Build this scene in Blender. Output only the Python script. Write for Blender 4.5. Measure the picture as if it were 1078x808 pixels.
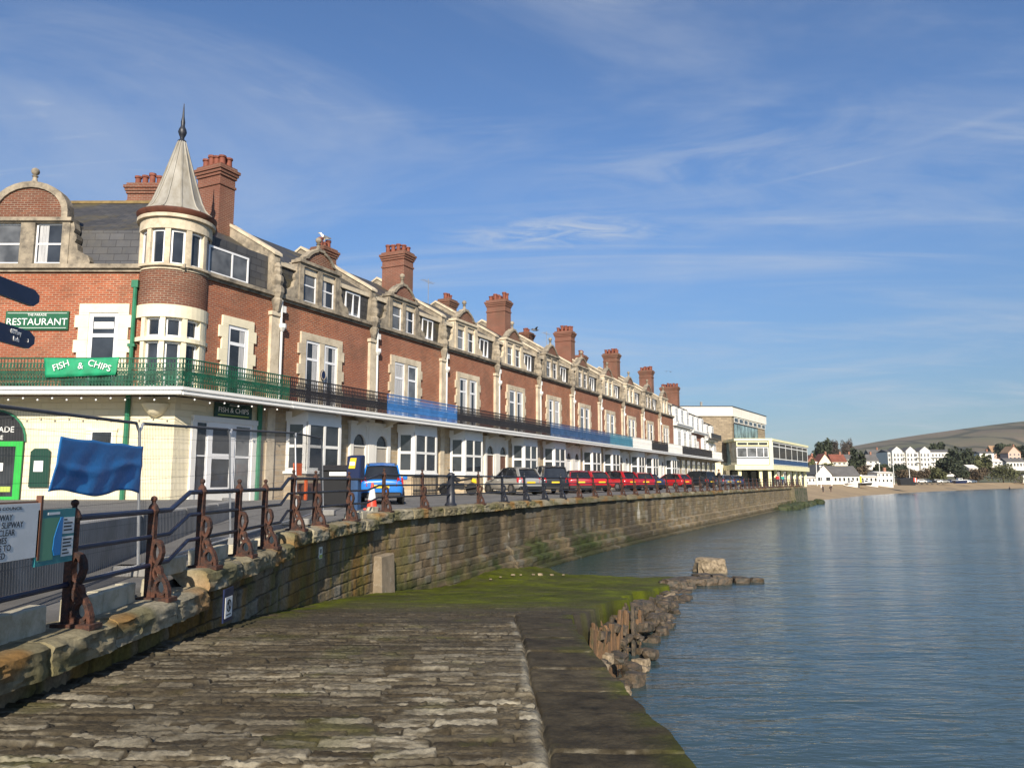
import bpy, bmesh, math, random
import numpy as np
from mathutils import Matrix, Vector
R = math.radians
for o in list(bpy.data.objects): bpy.data.objects.remove(o)
scene = bpy.context.scene
COL = scene.collection
random.seed(7)
ZC = 3.6                                   # eye height over the water (water is z = 0)
PITCH = math.atan(102 / 800)

# ---------------------------------------------------------------- camera
cam = bpy.data.cameras.new("camera"); cam_o = bpy.data.objects.new("camera", cam); COL.objects.link(cam_o)
cam.sensor_width = 36.0; cam.lens = 36.0 * 800 / 1078
cam.clip_start = 0.05; cam.clip_end = 20000
cam_o.location = (0, 0, ZC); cam_o.rotation_euler = (math.pi / 2 + PITCH, 0, 0)
scene.camera = cam_o

# ---------------------------------------------------------------- sky and sun
SUN_EL, SUN_AZ = 28.0, 3.0                 # sun stands behind the camera, a little to the right
world = bpy.data.worlds.new("World"); scene.world = world; world.use_nodes = True
def build_sky():
    nt = world.node_tree; N = nt.nodes; L = nt.links
    for n in list(N): N.remove(n)
    out = N.new("ShaderNodeOutputWorld"); bg = N.new("ShaderNodeBackground")
    sky = N.new("ShaderNodeTexSky"); sky.sky_type = 'NISHITA'; sky.sun_disc = False
    sky.sun_elevation = R(SUN_EL); sky.sun_rotation = R(180 - SUN_AZ)
    sky.air_density = 1.1; sky.dust_density = 0.35; sky.ozone_density = 3.0; sky.altitude = 0
    tc = N.new("ShaderNodeTexCoord"); sep = N.new("ShaderNodeSeparateXYZ"); L.new(tc.outputs['Generated'], sep.inputs[0])
    zz = N.new("ShaderNodeMath"); zz.operation = 'MAXIMUM'; zz.inputs[1].default_value = 0.0; L.new(sep.outputs[2], zz.inputs[0])
    za = N.new("ShaderNodeMath"); za.operation = 'ADD'; za.inputs[1].default_value = 0.10; L.new(zz.outputs[0], za.inputs[0])
    dx = N.new("ShaderNodeMath"); dx.operation = 'DIVIDE'; L.new(sep.outputs[0], dx.inputs[0]); L.new(za.outputs[0], dx.inputs[1])
    dy = N.new("ShaderNodeMath"); dy.operation = 'DIVIDE'; L.new(sep.outputs[1], dy.inputs[0]); L.new(za.outputs[0], dy.inputs[1])
    cmb = N.new("ShaderNodeCombineXYZ"); L.new(dx.outputs[0], cmb.inputs[0]); L.new(dy.outputs[0], cmb.inputs[1])
    def layer(scale, rot, loc, nscale, detail, lo, hi, dist=0.6):
        mp = N.new("ShaderNodeMapping"); mp.inputs['Scale'].default_value = scale; mp.inputs['Rotation'].default_value = (0, 0, R(rot)); mp.inputs['Location'].default_value = loc
        L.new(cmb.outputs[0], mp.inputs[0])
        no = N.new("ShaderNodeTexNoise"); no.inputs['Scale'].default_value = nscale; no.inputs['Detail'].default_value = detail
        no.inputs['Roughness'].default_value = 0.62; no.inputs['Distortion'].default_value = dist
        L.new(mp.outputs[0], no.inputs['Vector'])
        mr = N.new("ShaderNodeMapRange"); mr.interpolation_type = 'SMOOTHSTEP'
        mr.inputs[1].default_value = lo; mr.inputs[2].default_value = hi; mr.inputs[3].default_value = 0; mr.inputs[4].default_value = 1
        L.new(no.outputs['Fac'], mr.inputs[0]); return mr.outputs[0]
    def math2(op, a, b):
        m = N.new("ShaderNodeMath"); m.operation = op
        for i, v in enumerate((a, b)):
            if isinstance(v, (int, float)): m.inputs[i].default_value = v
            else: L.new(v, m.inputs[i])
        return m.outputs[0]
    veil = layer((0.6, 0.9, 1), 25, (3.1, 1.7, 0), 1.0, 6, 0.42, 0.70, 1.0)
    streak = layer((0.20, 1.5, 1), 18, (0.4, 5.2, 0), 1.5, 8, 0.52, 0.80, 1.0)
    fine = layer((1.0, 3.5, 1), -12, (7.0, 2.0, 0), 1.8, 9, 0.55, 0.85, 1.4)
    s = math2('ADD', math2('MULTIPLY', veil, 0.32), math2('ADD', math2('MULTIPLY', streak, 0.5), math2('MULTIPLY', math2('MULTIPLY', fine, veil), 0.5)))
    pxy = N.new("ShaderNodeSeparateXYZ"); L.new(cmb.outputs[0], pxy.inputs[0]); PX, PY = pxy.outputs[0], pxy.outputs[1]
    def blob(cx, cy, ax, ay, wx, wy):      # a soft elongated bank of cirrus: axis (ax, ay), half sizes
        u = math2('ADD', math2('MULTIPLY', math2('SUBTRACT', PX, cx), ax), math2('MULTIPLY', math2('SUBTRACT', PY, cy), ay))
        v = math2('SUBTRACT', math2('MULTIPLY', math2('SUBTRACT', PX, cx), -ay), math2('MULTIPLY', math2('SUBTRACT', PY, cy), -ax))
        q = math2('ADD', math2('POWER', math2('ABSOLUTE', math2('DIVIDE', u, wx), 0), 2.0), math2('POWER', math2('ABSOLUTE', math2('DIVIDE', v, wy), 0), 2.0))
        return math2('POWER', 2.718, math2('MULTIPLY', q, -1.0))
    wisp = layer((6, 14, 1), 10, (1.0, 4.0, 0), 1.0, 7, 0.32, 0.70, 0.8)
    soft = layer((2.0, 3.2, 1), -30, (2.0, 9.0, 0), 1.0, 6, 0.36, 0.72, 1.2)
    s = math2('ADD', s, math2('MULTIPLY', math2('MULTIPLY', blob(0.14, 2.27, 0.99, -0.12, 0.30, 0.10), wisp), 0.85))
    s = math2('ADD', s, math2('MULTIPLY', math2('MULTIPLY', blob(0.35, 1.85, 0.9, -0.43, 0.42, 0.14), soft), 0.24))
    s = math2('ADD', s, math2('MULTIPLY', math2('MULTIPLY', blob(0.95, 1.95, 0.98, 0.2, 0.6, 0.35), soft), 0.22))
    s = math2('ADD', s, math2('MULTIPLY', blob(0.80, 1.847, 0.828, -0.56, 0.15, 0.008), 0.14))
    s = math2('ADD', s, math2('MULTIPLY', blob(1.03, 1.612, 0.68, -0.73, 0.16, 0.018), 0.11))
    s = math2('MINIMUM', s, 0.8)
    mix = N.new("ShaderNodeMixRGB"); mix.inputs[2].default_value = (4.6, 5.0, 5.6, 1)
    tint = N.new("ShaderNodeMixRGB"); tint.blend_type = 'MULTIPLY'; tint.inputs[0].default_value = 1.0; tint.inputs[2].default_value = (0.74, 0.91, 1.13, 1)
    L.new(sky.outputs[0], tint.inputs[1])
    hz = N.new("ShaderNodeMapRange"); hz.interpolation_type = 'SMOOTHSTEP'; hz.inputs[1].default_value = -0.05; hz.inputs[2].default_value = 0.42; hz.inputs[3].default_value = 0.50; hz.inputs[4].default_value = 0.96; L.new(sep.outputs[2], hz.inputs[0])
    thin = N.new("ShaderNodeMixRGB"); thin.blend_type = 'MULTIPLY'; thin.inputs[0].default_value = 1.0; L.new(tint.outputs[0], thin.inputs[1]); L.new(hz.outputs[0], thin.inputs[2]); L.new(thin.outputs[0], mix.inputs[1]); L.new(s, mix.inputs[0])
    L.new(mix.outputs[0], bg.inputs[0]); bg.inputs[1].default_value = 0.088
    L.new(bg.outputs[0], out.inputs[0])
build_sky()
sun = bpy.data.lights.new("sun", 'SUN'); sun_o = bpy.data.objects.new("sun", sun); COL.objects.link(sun_o)
sun.energy = 5.0; sun.angle = R(0.5); sun.color = (1.0, 0.90, 0.76)
sun_o.rotation_euler = (R(90 - SUN_EL), 0, R(SUN_AZ)); sun_o.location = (0, -20, 40)
vs = scene.view_settings
vs.view_transform = 'Standard'; vs.look = 'None'; vs.gamma = 1; vs.use_curve_mapping = False; vs.exposure = 0.5

# ---------------------------------------------------------------- materials
def NT(name):
    m = bpy.data.materials.new(name); m.use_nodes = True
    nt = m.node_tree; b = nt.nodes['Principled BSDF']
    return m, nt, nt.nodes, nt.links, b
def world_pos(nt, rot=0.0, scale=(1, 1, 1)):
    g = nt.nodes.new("ShaderNodeNewGeometry"); mp = nt.nodes.new("ShaderNodeMapping")
    mp.inputs['Rotation'].default_value = (0, 0, R(rot)); mp.inputs['Scale'].default_value = scale
    nt.links.new(g.outputs['Position'], mp.inputs[0]); return mp.outputs[0]
def noise(nt, vec, scale, detail=4, rough=0.6, dist=0):
    n = nt.nodes.new("ShaderNodeTexNoise"); n.inputs['Scale'].default_value = scale; n.inputs['Detail'].default_value = detail
    n.inputs['Roughness'].default_value = rough; n.inputs['Distortion'].default_value = dist
    nt.links.new(vec, n.inputs['Vector']); return n.outputs['Fac']
def ramp(nt, fac, lo, hi, a=0.0, b=1.0):
    m = nt.nodes.new("ShaderNodeMapRange"); m.inputs[1].default_value = lo; m.inputs[2].default_value = hi
    m.inputs[3].default_value = a; m.inputs[4].default_value = b; nt.links.new(fac, m.inputs[0]); return m.outputs[0]
def mixc(nt, fac, a, b, mode='MIX'):
    m = nt.nodes.new("ShaderNodeMixRGB"); m.blend_type = mode
    for i, v in enumerate((fac, a, b)):
        if isinstance(v, (int, float)): m.inputs[i].default_value = v
        elif isinstance(v, tuple): m.inputs[i].default_value = v if len(v) == 4 else v + (1,)
        else: nt.links.new(v, m.inputs[i])
    return m.outputs[0]
def bumpn(nt, b, h, strength, dist=0.02):
    u = nt.nodes.new("ShaderNodeBump"); u.inputs['Strength'].default_value = strength; u.inputs['Distance'].default_value = dist
    nt.links.new(h, u.inputs['Height']); nt.links.new(u.outputs[0], b.inputs['Normal'])
def setp(b, rough=0.6, metal=0.0, spec=None, coat=0.0):
    b.inputs['Roughness'].default_value = rough; b.inputs['Metallic'].default_value = metal
    if spec is not None: b.inputs['Specular IOR Level'].default_value = spec
    b.inputs['Coat Weight'].default_value = coat; b.inputs['Coat Roughness'].default_value = 0.05
def plain(name, c, rough=0.6, var=0.2, scale=2.0, c2=None, lo=0.4, hi=0.7, metal=0.0, coat=0.0, bump=0.0, bscale=30, stretch=(1, 1, 1), spec=None):
    """a colour with broad weathering of its own, optional second patchy colour and grain"""
    m, nt, N, L, b = NT(name); p = world_pos(nt, 0, stretch)
    f = noise(nt, p, scale, 5)
    dark = tuple(v * (1 - var) for v in c); lite = tuple(min(1, v * (1 + var)) for v in c)
    col = mixc(nt, ramp(nt, f, 0.3, 0.7), dark, lite)
    if c2: col = mixc(nt, ramp(nt, noise(nt, p, scale * 1.7, 7, 0.7), lo, hi), col, c2)
    L.new(col, b.inputs['Base Color']); setp(b, rough, metal, spec, coat)
    if bump: bumpn(nt, b, noise(nt, world_pos(nt), bscale, 4), bump)
    return m
def brickmat(name, c1, c2, mortar, bw=0.225, bh=0.075, ms=0.011, rot=None, uv=False, var=0.25, rough=0.85, bump=0.6, stain=None, slo=0.5, shi=0.75, bias=0.0, offset=0.5, sscale=0.6):
    m, nt, N, L, b = NT(name)
    if uv:
        u = N.new("ShaderNodeUVMap"); vec = u.outputs[0]
    else:
        p = world_pos(nt, rot or 0); s = N.new("ShaderNodeSeparateXYZ"); L.new(p, s.inputs[0])
        cb = N.new("ShaderNodeCombineXYZ"); L.new(s.outputs[0], cb.inputs[0]); L.new(s.outputs[2], cb.inputs[1]); vec = cb.outputs[0]
    t = N.new("ShaderNodeTexBrick"); L.new(vec, t.inputs['Vector'])
    t.inputs['Color1'].default_value = c1 + (1,); t.inputs['Color2'].default_value = c2 + (1,); t.inputs['Mortar'].default_value = mortar + (1,)
    t.inputs['Scale'].default_value = 1; t.inputs['Brick Width'].default_value = bw; t.inputs['Row Height'].default_value = bh
    t.inputs['Mortar Size'].default_value = ms; t.inputs['Bias'].default_value = bias; t.offset = offset
    p = world_pos(nt)
    col = mixc(nt, ramp(nt, noise(nt, p, 0.9, 6, 0.65), 0.3, 0.7, 0.0, var * 2), t.outputs['Color'], tuple(v * 0.45 for v in c1))
    if 'brick' in name: col = mixc(nt, ramp(nt, noise(nt, p, 0.14, 3), 0.40, 0.62, 0, 0.45), col, (0.25, 0.105, 0.075))
    if stain: col = mixc(nt, ramp(nt, noise(nt, p, sscale, 7, 0.7), slo, shi, 0, 0.85), col, stain)
    L.new(col, b.inputs['Base Color']); setp(b, rough, 0, 0.25)
    if bump: bumpn(nt, b, mixc(nt, 0.75, noise(nt, p, 9, 4), ramp(nt, t.outputs['Fac'], 0, 1, 1, 0)), bump, 0.02)
    return m
TERR = 64.2                                # direction of the terrace, degrees from +x
BR1, BR2, MORT = (0.45, 0.125, 0.052), (0.245, 0.066, 0.036), (0.42, 0.32, 0.22)
MT = {}
MT['brick_terrace'] = brickmat('terrace brick', BR1, BR2, MORT, rot=-TERR, stain=(0.15, 0.085, 0.055))
MT['brick_corner'] = brickmat('corner brick', (0.43, 0.108, 0.045), (0.26, 0.064, 0.03), MORT, rot=0, stain=(0.16, 0.085, 0.05))
MT['brick_uv'] = brickmat('weathered brick', (0.23, 0.078, 0.042), (0.13, 0.05, 0.033), (0.33, 0.27, 0.2), uv=True, stain=(0.13, 0.085, 0.06), var=0.35)
MT['stone_terrace'] = brickmat('rock faced stone', (0.60, 0.48, 0.32), (0.44, 0.33, 0.20), (0.52, 0.45, 0.34), 0.48, 0.2, 0.018, rot=-TERR, var=0.3, bump=1.0, stain=(0.25, 0.19, 0.13))
MT['stone_theatre'] = brickmat('theatre stone', (0.40, 0.32, 0.22), (0.24, 0.19, 0.13), (0.22, 0.18, 0.14), 0.8, 0.3, 0.03, rot=0, var=0.3, bump=1.0, bias=-0.1)
MT['slate'] = brickmat('slate', (0.055, 0.055, 0.058), (0.085, 0.082, 0.08), (0.03, 0.03, 0.032), 0.35, 0.22, 0.012, uv=True, var=0.2, rough=0.6, bump=0.5, stain=(0.12, 0.095, 0.035), slo=0.5, shi=0.72)
MT['slate_hung'] = brickmat('hung slate', (0.07, 0.072, 0.078), (0.10, 0.10, 0.105), (0.035, 0.035, 0.04), 0.5, 0.26, 0.012, uv=True, var=0.25, rough=0.55, bump=0.4, stain=(0.11, 0.10, 0.08))
MT['stone'] = plain('weathered dressed stone', (0.35, 0.295, 0.215), 0.85, 0.3, 1.3, (0.11, 0.095, 0.075), 0.40, 0.66, bump=0.4, bscale=18)
MT['stone_clean'] = plain('cream stone', (0.60, 0.51, 0.37), 0.8, 0.2, 1.1, (0.32, 0.26, 0.18), 0.45, 0.75, bump=0.2)
MT['cream_paint'] = plain('cream paint', (0.78, 0.70, 0.50), 0.7, 0.1, 1.5, (0.5, 0.43, 0.3), 0.58, 0.9, bump=0.15)
MT['cream_stone'] = brickmat('cream painted stone', (0.79, 0.71, 0.52), (0.74, 0.66, 0.46), (0.73, 0.65, 0.46), 0.5, 0.22, 0.016, rot=0, var=0.06, rough=0.75, bump=1.0, stain=(0.58, 0.49, 0.33), slo=0.55, shi=0.85)
MT['white'] = plain('white gloss paint', (0.74, 0.73, 0.69), 0.45, 0.05, 2, (0.6, 0.58, 0.52), 0.6, 0.95)
MT['white_render'] = plain('white render', (0.72, 0.69, 0.62), 0.8, 0.08, 1, (0.52, 0.48, 0.4), 0.58, 0.9)
MT['upvc'] = plain('white plastic', (0.82, 0.82, 0.82), 0.35, 0.03, 2)
MT['soffit'] = plain('painted soffit', (0.55, 0.49, 0.38), 0.8, 0.12, 2)
MT['lead'] = plain('weathered lead', (0.34, 0.32, 0.275), 0.6, 0.2, 1.6, (0.20, 0.175, 0.13), 0.4, 0.72, bump=0.15, bscale=9, stretch=(1, 1, 0.35))
MT['rust_trim'] = plain('red oxide gutter', (0.13, 0.045, 0.026), 0.6, 0.3, 3)
MT['rust_iron'] = plain('rusty cast iron', (0.085, 0.032, 0.017), 0.85, 0.45, 7, (0.026, 0.018, 0.016), 0.42, 0.6, bump=0.7, bscale=40)
MT['dark_iron'] = plain('dark painted iron', (0.018, 0.02, 0.028), 0.45, 0.3, 6, (0.07, 0.035, 0.02), 0.6, 0.7, bump=0.2)
MT['blue_iron'] = plain('navy painted rail', (0.012, 0.02, 0.05), 0.4, 0.3, 6, (0.06, 0.04, 0.03), 0.62, 0.72)
MT['black'] = plain('black paint', (0.015, 0.015, 0.017), 0.45, 0.3, 5)
MT['green_iron'] = plain('green painted iron', (0.010, 0.085, 0.045), 0.45, 0.35, 3, (0.03, 0.04, 0.025), 0.5, 0.75)
MT['green_pipe'] = plain('green painted pipe', (0.02, 0.16, 0.08), 0.45, 0.2, 3)
MT['green_sign'] = plain('dark green sign', (0.012, 0.10, 0.045), 0.4, 0.1, 3)
MT['deep_green_sign'] = plain('deep green sign', (0.006, 0.045, 0.028), 0.4, 0.1, 3)
MT['banner_green'] = plain('green banner cloth', (0.01, 0.27, 0.12), 0.6, 0.2, 4)
MT['bright_green'] = plain('bright green paint', (0.03, 0.42, 0.06), 0.4, 0.1, 3)
MT['blue_railing'] = plain('blue painted iron', (0.035, 0.14, 0.36), 0.5, 0.25, 2)
MT['navy_railing'] = plain('dark blue painted iron', (0.03, 0.075, 0.17), 0.5, 0.25, 2)
MT['teal_railing'] = plain('teal painted iron', (0.05, 0.18, 0.26), 0.5, 0.2, 2)
MT['black_railing'] = plain('black painted iron', (0.018, 0.016, 0.017), 0.5, 0.3, 2)
MT['pot'] = plain('terracotta pot', (0.20, 0.06, 0.035), 0.8, 0.3, 4)
MT['curtain'] = plain('net curtain', (0.42, 0.42, 0.42), 0.9, 0.25, 5, stretch=(3, 3, 0.3))
MT['door_brown'] = plain('brown door', (0.13, 0.055, 0.03), 0.5, 0.15, 3)
MT['door_grey'] = plain('beige door', (0.36, 0.32, 0.26), 0.5, 0.1, 3)
MT['concrete'] = plain('grey concrete', (0.27, 0.265, 0.25), 0.9, 0.2, 1.0, (0.15, 0.145, 0.13), 0.45, 0.72, bump=0.3, stretch=(1, 1, 0.5))
MT['pale_block'] = plain('pale kerb stone', (0.46, 0.42, 0.32), 0.85, 0.2, 2.0, (0.25, 0.22, 0.13), 0.45, 0.7, bump=0.4)
MT['tarmac'] = plain('tarmac', (0.115, 0.112, 0.108), 0.9, 0.2, 0.7, (0.17, 0.165, 0.155), 0.45, 0.7, bump=0.3, bscale=60)
MT['galv'] = plain('galvanised tube', (0.42, 0.43, 0.44), 0.45, 0.15, 6, metal=0.6)
MT['wire'] = plain('weathered mesh wire', (0.085, 0.085, 0.09), 0.7, 0.1, 6)
MT['tarp'] = plain('blue tarpaulin', (0.02, 0.16, 0.42), 0.42, 0.08, 3, bump=0.25, bscale=16)
MT['sign_white'] = plain('white sign board', (0.80, 0.80, 0.76), 0.5, 0.06, 6, (0.45, 0.42, 0.36), 0.62, 0.9)
MT['ink'] = plain('black lettering', (0.02, 0.02, 0.02), 0.6, 0.0)
MT['white_ink'] = plain('white lettering', (0.8, 0.8, 0.78), 0.5, 0.0)
MT['map_teal'] = plain('teal map board', (0.03, 0.22, 0.24), 0.4, 0.05)
MT['map_green'] = plain('map land green', (0.12, 0.33, 0.20), 0.4, 0.05)
MT['map_blue'] = plain('map sea blue', (0.02, 0.22, 0.55), 0.4, 0.05)
MT['navy'] = plain('navy sign', (0.008, 0.016, 0.06), 0.4, 0.1)
MT['yellow'] = plain('yellow', (0.75, 0.50, 0.02), 0.4, 0.05)
MT['lime'] = plain('lime sign', (0.42, 0.52, 0.10), 0.4, 0.05)
MT['orange'] = plain('orange plastic', (0.75, 0.13, 0.02), 0.5, 0.05)
MT['cone_red'] = plain('cone red', (0.70, 0.06, 0.03), 0.5, 0.1)
MT['tyre'] = plain('tyre rubber', (0.018, 0.018, 0.018), 0.85, 0.1)
MT['rim'] = plain('alloy rim', (0.26, 0.26, 0.27), 0.35, 0.1, metal=0.8)
MT['tail_red'] = plain('tail lamp red', (0.45, 0.01, 0.01), 0.2, 0.0, coat=0.5)
MT['trim_black'] = plain('black plastic trim', (0.010, 0.010, 0.011), 0.55, 0.1)
MT['gilt'] = plain('olive lettering', (0.45, 0.5, 0.1), 0.5, 0)
def paint(name, c, metal=0.0):
    return plain(name, c, 0.3, 0.04, 2, metal=metal, coat=0.5)
def glass(name, c, rough=0.04):
    m, nt, N, L, b = NT(name); p = world_pos(nt)
    f = noise(nt, p, 0.8, 3)
    L.new(mixc(nt, ramp(nt, f, 0.35, 0.65), tuple(v * 0.5 for v in c), tuple(v * 1.6 for v in c)), b.inputs['Base Color'])
    setp(b, rough, 0, 0.6); bumpn(nt, b, noise(nt, p, 1.5, 2), 0.05, 0.05); return m
MT['glass'] = glass('window glass', (0.028, 0.032, 0.038))
MT['glass_grey'] = glass('curtained glass', (0.12, 0.125, 0.13))
MT['glass_teal'] = glass('theatre glass', (0.16, 0.24, 0.25))
MT['glass_car'] = glass('car glass', (0.015, 0.017, 0.02))

# ---------------------------------------------------------------- mesh helpers
class MB:
    """collects shapes of ONE mesh object; box-mapped UVs in metres"""
    def __init__(self): self.v = []; self.f = []; self.u = {}
    def add(self, vs, fs, uvs=None):
        o = len(self.v); self.v += [tuple(p) for p in vs]
        for k, f in enumerate(fs):
            if uvs: self.u[len(self.f)] = uvs[k]
            self.f.append(tuple(i + o for i in f))
        return self
    def box(self, x0, x1, y0, y1, z0, z1):
        if x1 < x0: x0, x1 = x1, x0
        if y1 < y0: y0, y1 = y1, y0
        if z1 < z0: z0, z1 = z1, z0
        return self.add([(x0, y0, z0), (x1, y0, z0), (x1, y1, z0), (x0, y1, z0), (x0, y0, z1), (x1, y0, z1), (x1, y1, z1), (x0, y1, z1)],
                 [(0, 3, 2, 1), (4, 5, 6, 7), (0, 1, 5, 4), (1, 2, 6, 5), (2, 3, 7, 6), (3, 0, 4, 7)])
    def hexa(self, b, t):                  # eight corners: bottom four, top four
        return self.add(list(b) + list(t), [(0, 3, 2, 1), (4, 5, 6, 7), (0, 1, 5, 4), (1, 2, 6, 5), (2, 3, 7, 6), (3, 0, 4, 7)])
    def prism(self, poly, a, b, axis='x'):
        """polygon extruded from a to b; axis x: poly is (y,z); y: (x,z); z: (x,y)"""
        P = {'x': lambda p, t: (t, p[0], p[1]), 'y': lambda p, t: (p[0], t, p[1]), 'z': lambda p, t: (p[0], p[1], t)}[axis]
        n = len(poly)
        ar = sum(poly[i][0] * poly[(i + 1) % n][1] - poly[(i + 1) % n][0] * poly[i][1] for i in range(n))
        if ar < 0: poly = poly[::-1]
        if axis == 'y': a, b = b, a
        return self.add([P(p, a) for p in poly] + [P(p, b) for p in poly],
                 [tuple(range(n))[::-1], tuple(range(n, 2 * n))] + [(i, (i + 1) % n, n + (i + 1) % n, n + i) for i in range(n)])
    def lathe(self, prof, c=(0, 0), n=16, a0=0.0, a1=360.0, smooth=False):
        """prof: list of (r, z) bottom to top"""
        full = abs(a1 - a0) >= 359.9; m = n if full else n + 1
        vs = []
        for r, z in prof:
            for i in range(m):
                a = R(a0 + (a1 - a0) * i / n); vs.append((c[0] + r * math.cos(a), c[1] + r * math.sin(a), z))
        fs, uvs = [], []
        for j in range(len(prof) - 1):
            for i in range(n):
                i2 = (i + 1) % m
                fs.append((j * m + i, j * m + i2, (j + 1) * m + i2, (j + 1) * m + i))
                rr = max(prof[j][0], prof[j + 1][0]); ua = R(a0 + (a1 - a0) * i / n) * rr; ub = R(a0 + (a1 - a0) * (i + 1) / n) * rr
                za, zb = prof[j][1], prof[j + 1][1]; uvs.append([(ua, za), (ub, za), (ub, zb), (ua, zb)])
        if full:
            fs.append(tuple(range(m))[::-1]); uvs.append([(0, 0)] * m)
            fs.append(tuple((len(prof) - 1) * m + i for i in range(m))); uvs.append([(0, 0)] * m)
        return self.add(vs, fs, uvs)
    def arc(self, c, r0, r1, a0, a1, z0, z1, n=6):   # solid ring segment
        prof = [(r0, z0), (r1, z0), (r1, z1), (r0, z1), (r0, z0)]
        vs = []
        for i in range(n + 1):
            a = R(a0 + (a1 - a0) * i / n)
            for r, z in prof[:4]: vs.append((c[0] + r * math.cos(a), c[1] + r * math.sin(a), z))
        fs = []
        for i in range(n):
            for k in range(4):
                k2 = (k + 1) % 4; fs.append((i * 4 + k, (i + 1) * 4 + k, (i + 1) * 4 + k2, i * 4 + k2))
        fs += [(0, 1, 2, 3), tuple(n * 4 + k for k in (3, 2, 1, 0))]
        return self.add(vs, fs)
    def tube(self, pts, r, n=6, cap=True):
        pts = [Vector(p) for p in pts]; rs = r if isinstance(r, (list, tuple)) else [r] * len(pts)
        vs = []; up = None
        for i, p in enumerate(pts):
            d = (pts[min(i + 1, len(pts) - 1)] - pts[max(i - 1, 0)]).normalized()
            if up is None:
                up = Vector((0, 0, 1)) if abs(d.z) < 0.9 else Vector((0, 1, 0))
            s = d.cross(up).normalized(); t = s.cross(d).normalized(); up = t
            for k in range(n):
                a = 2 * math.pi * (k + 0.5) / n; vs.append(p + s * (rs[i] * math.cos(a)) + t * (rs[i] * math.sin(a)))
        fs = []
        for i in range(len(pts) - 1):
            for k in range(n):
                k2 = (k + 1) % n; fs.append((i * n + k, i * n + k2, (i + 1) * n + k2, (i + 1) * n + k))
        if cap: fs += [tuple(range(n))[::-1], tuple((len(pts) - 1) * n + k for k in range(n))]
        return self.add(vs, fs)
    def ball(self, c, r, n=10, sz=1.0):
        prof = [(r * math.sin(math.pi * i / (n // 2 + 1)) if 0 < i < n // 2 + 1 else r * 0.01, c[2] - r * sz * math.cos(math.pi * i / (n // 2 + 1))) for i in range(n // 2 + 2)]
        return self.lathe(prof, (c[0], c[1]), n)
    def xf(self, M):
        self.v = [tuple(M @ Vector(p)) for p in self.v]; return self
    def build(self, name, mat, parent=None, smooth=False, bevel=0.0, loc=None):
        return link(self.mesh(name, mat, smooth), name, parent, bevel, loc)
    def mesh(self, name, mat, smooth=False):
        me = bpy.data.meshes.new(name); me.from_pydata(self.v, [], self.f)
        uvl = me.uv_layers.new(name="UVMap"); data = np.zeros(len(me.loops) * 2, dtype=np.float32)
        for poly in me.polygons:
            st = poly.loop_start
            if poly.index in self.u:
                for k, (a, b) in enumerate(self.u[poly.index]): data[(st + k) * 2] = a; data[(st + k) * 2 + 1] = b
                continue
            n = poly.normal
            if abs(n.z) > 0.92: t = Vector((1, 0, 0)); b_ = Vector((0, 1, 0))
            else:
                t = Vector((-n.y, n.x, 0)).normalized(); b_ = n.cross(t)
            for k in range(poly.loop_total):
                p = me.vertices[me.loops[st + k].vertex_index].co
                data[(st + k) * 2] = p.dot(t); data[(st + k) * 2 + 1] = p.dot(b_)
        uvl.data.foreach_set("uv", data)
        if smooth:
            me.polygons.foreach_set("use_smooth", [True] * len(me.polygons))
            try: me.set_sharp_from_angle(angle=R(40))
            except Exception: pass
        me.materials.append(MT[mat] if isinstance(mat, str) else mat)
        return me
def link(me, name, parent=None, bevel=0.0, loc=None):
    o = bpy.data.objects.new(name, me); COL.objects.link(o)
    if parent is not None: o.parent = parent
    if loc: o.location = loc
    if bevel:
        b = o.modifiers.new("bevel", 'BEVEL'); b.width = bevel; b.segments = 1; b.limit_method = 'ANGLE'
    return o
def tag(o, label=None, cat=None, group=None, kind=None):
    if label: o['label'] = label
    if cat: o['category'] = cat
    if group: o['group'] = group
    if kind: o['kind'] = kind
    return o
def thing(name, label, cat, loc=(0, 0, 0), rz=0.0, group=None):
    o = bpy.data.objects.new(name, None); COL.objects.link(o); o.empty_display_size = 0.3
    o.location = loc; o.rotation_euler = (0, 0, R(rz)); return tag(o, label, cat, group)
def copy_tree(o, parent=None):
    c = o.copy(); COL.objects.link(c)
    if parent is not None: c.parent = parent
    for ch in list(o.children): copy_tree(ch, c)
    return c
def text(s, size, x, z, y, name, mat, parent, align='CENTER', depth=0.004, M=None, squash=1.0):
    cu = bpy.data.curves.new(name, 'FONT'); cu.body = s; cu.size = size; cu.align_x = align; cu.align_y = 'CENTER'; cu.extrude = depth; cu.resolution_u = 3
    to = bpy.data.objects.new(name, cu); COL.objects.link(to)
    dg = bpy.context.evaluated_depsgraph_get(); me = bpy.data.meshes.new_from_object(to.evaluated_get(dg))
    bpy.data.objects.remove(to); bpy.data.curves.remove(cu)
    me.transform((M or Matrix.Identity(4)) @ Matrix.Translation((x, y, z)) @ Matrix.Rotation(math.pi / 2, 4, 'X') @ Matrix.Diagonal((squash, 1, 1, 1)))
    me.materials.clear(); me.materials.append(MT[mat]); me.name = name
    return link(me, name, parent)
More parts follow.
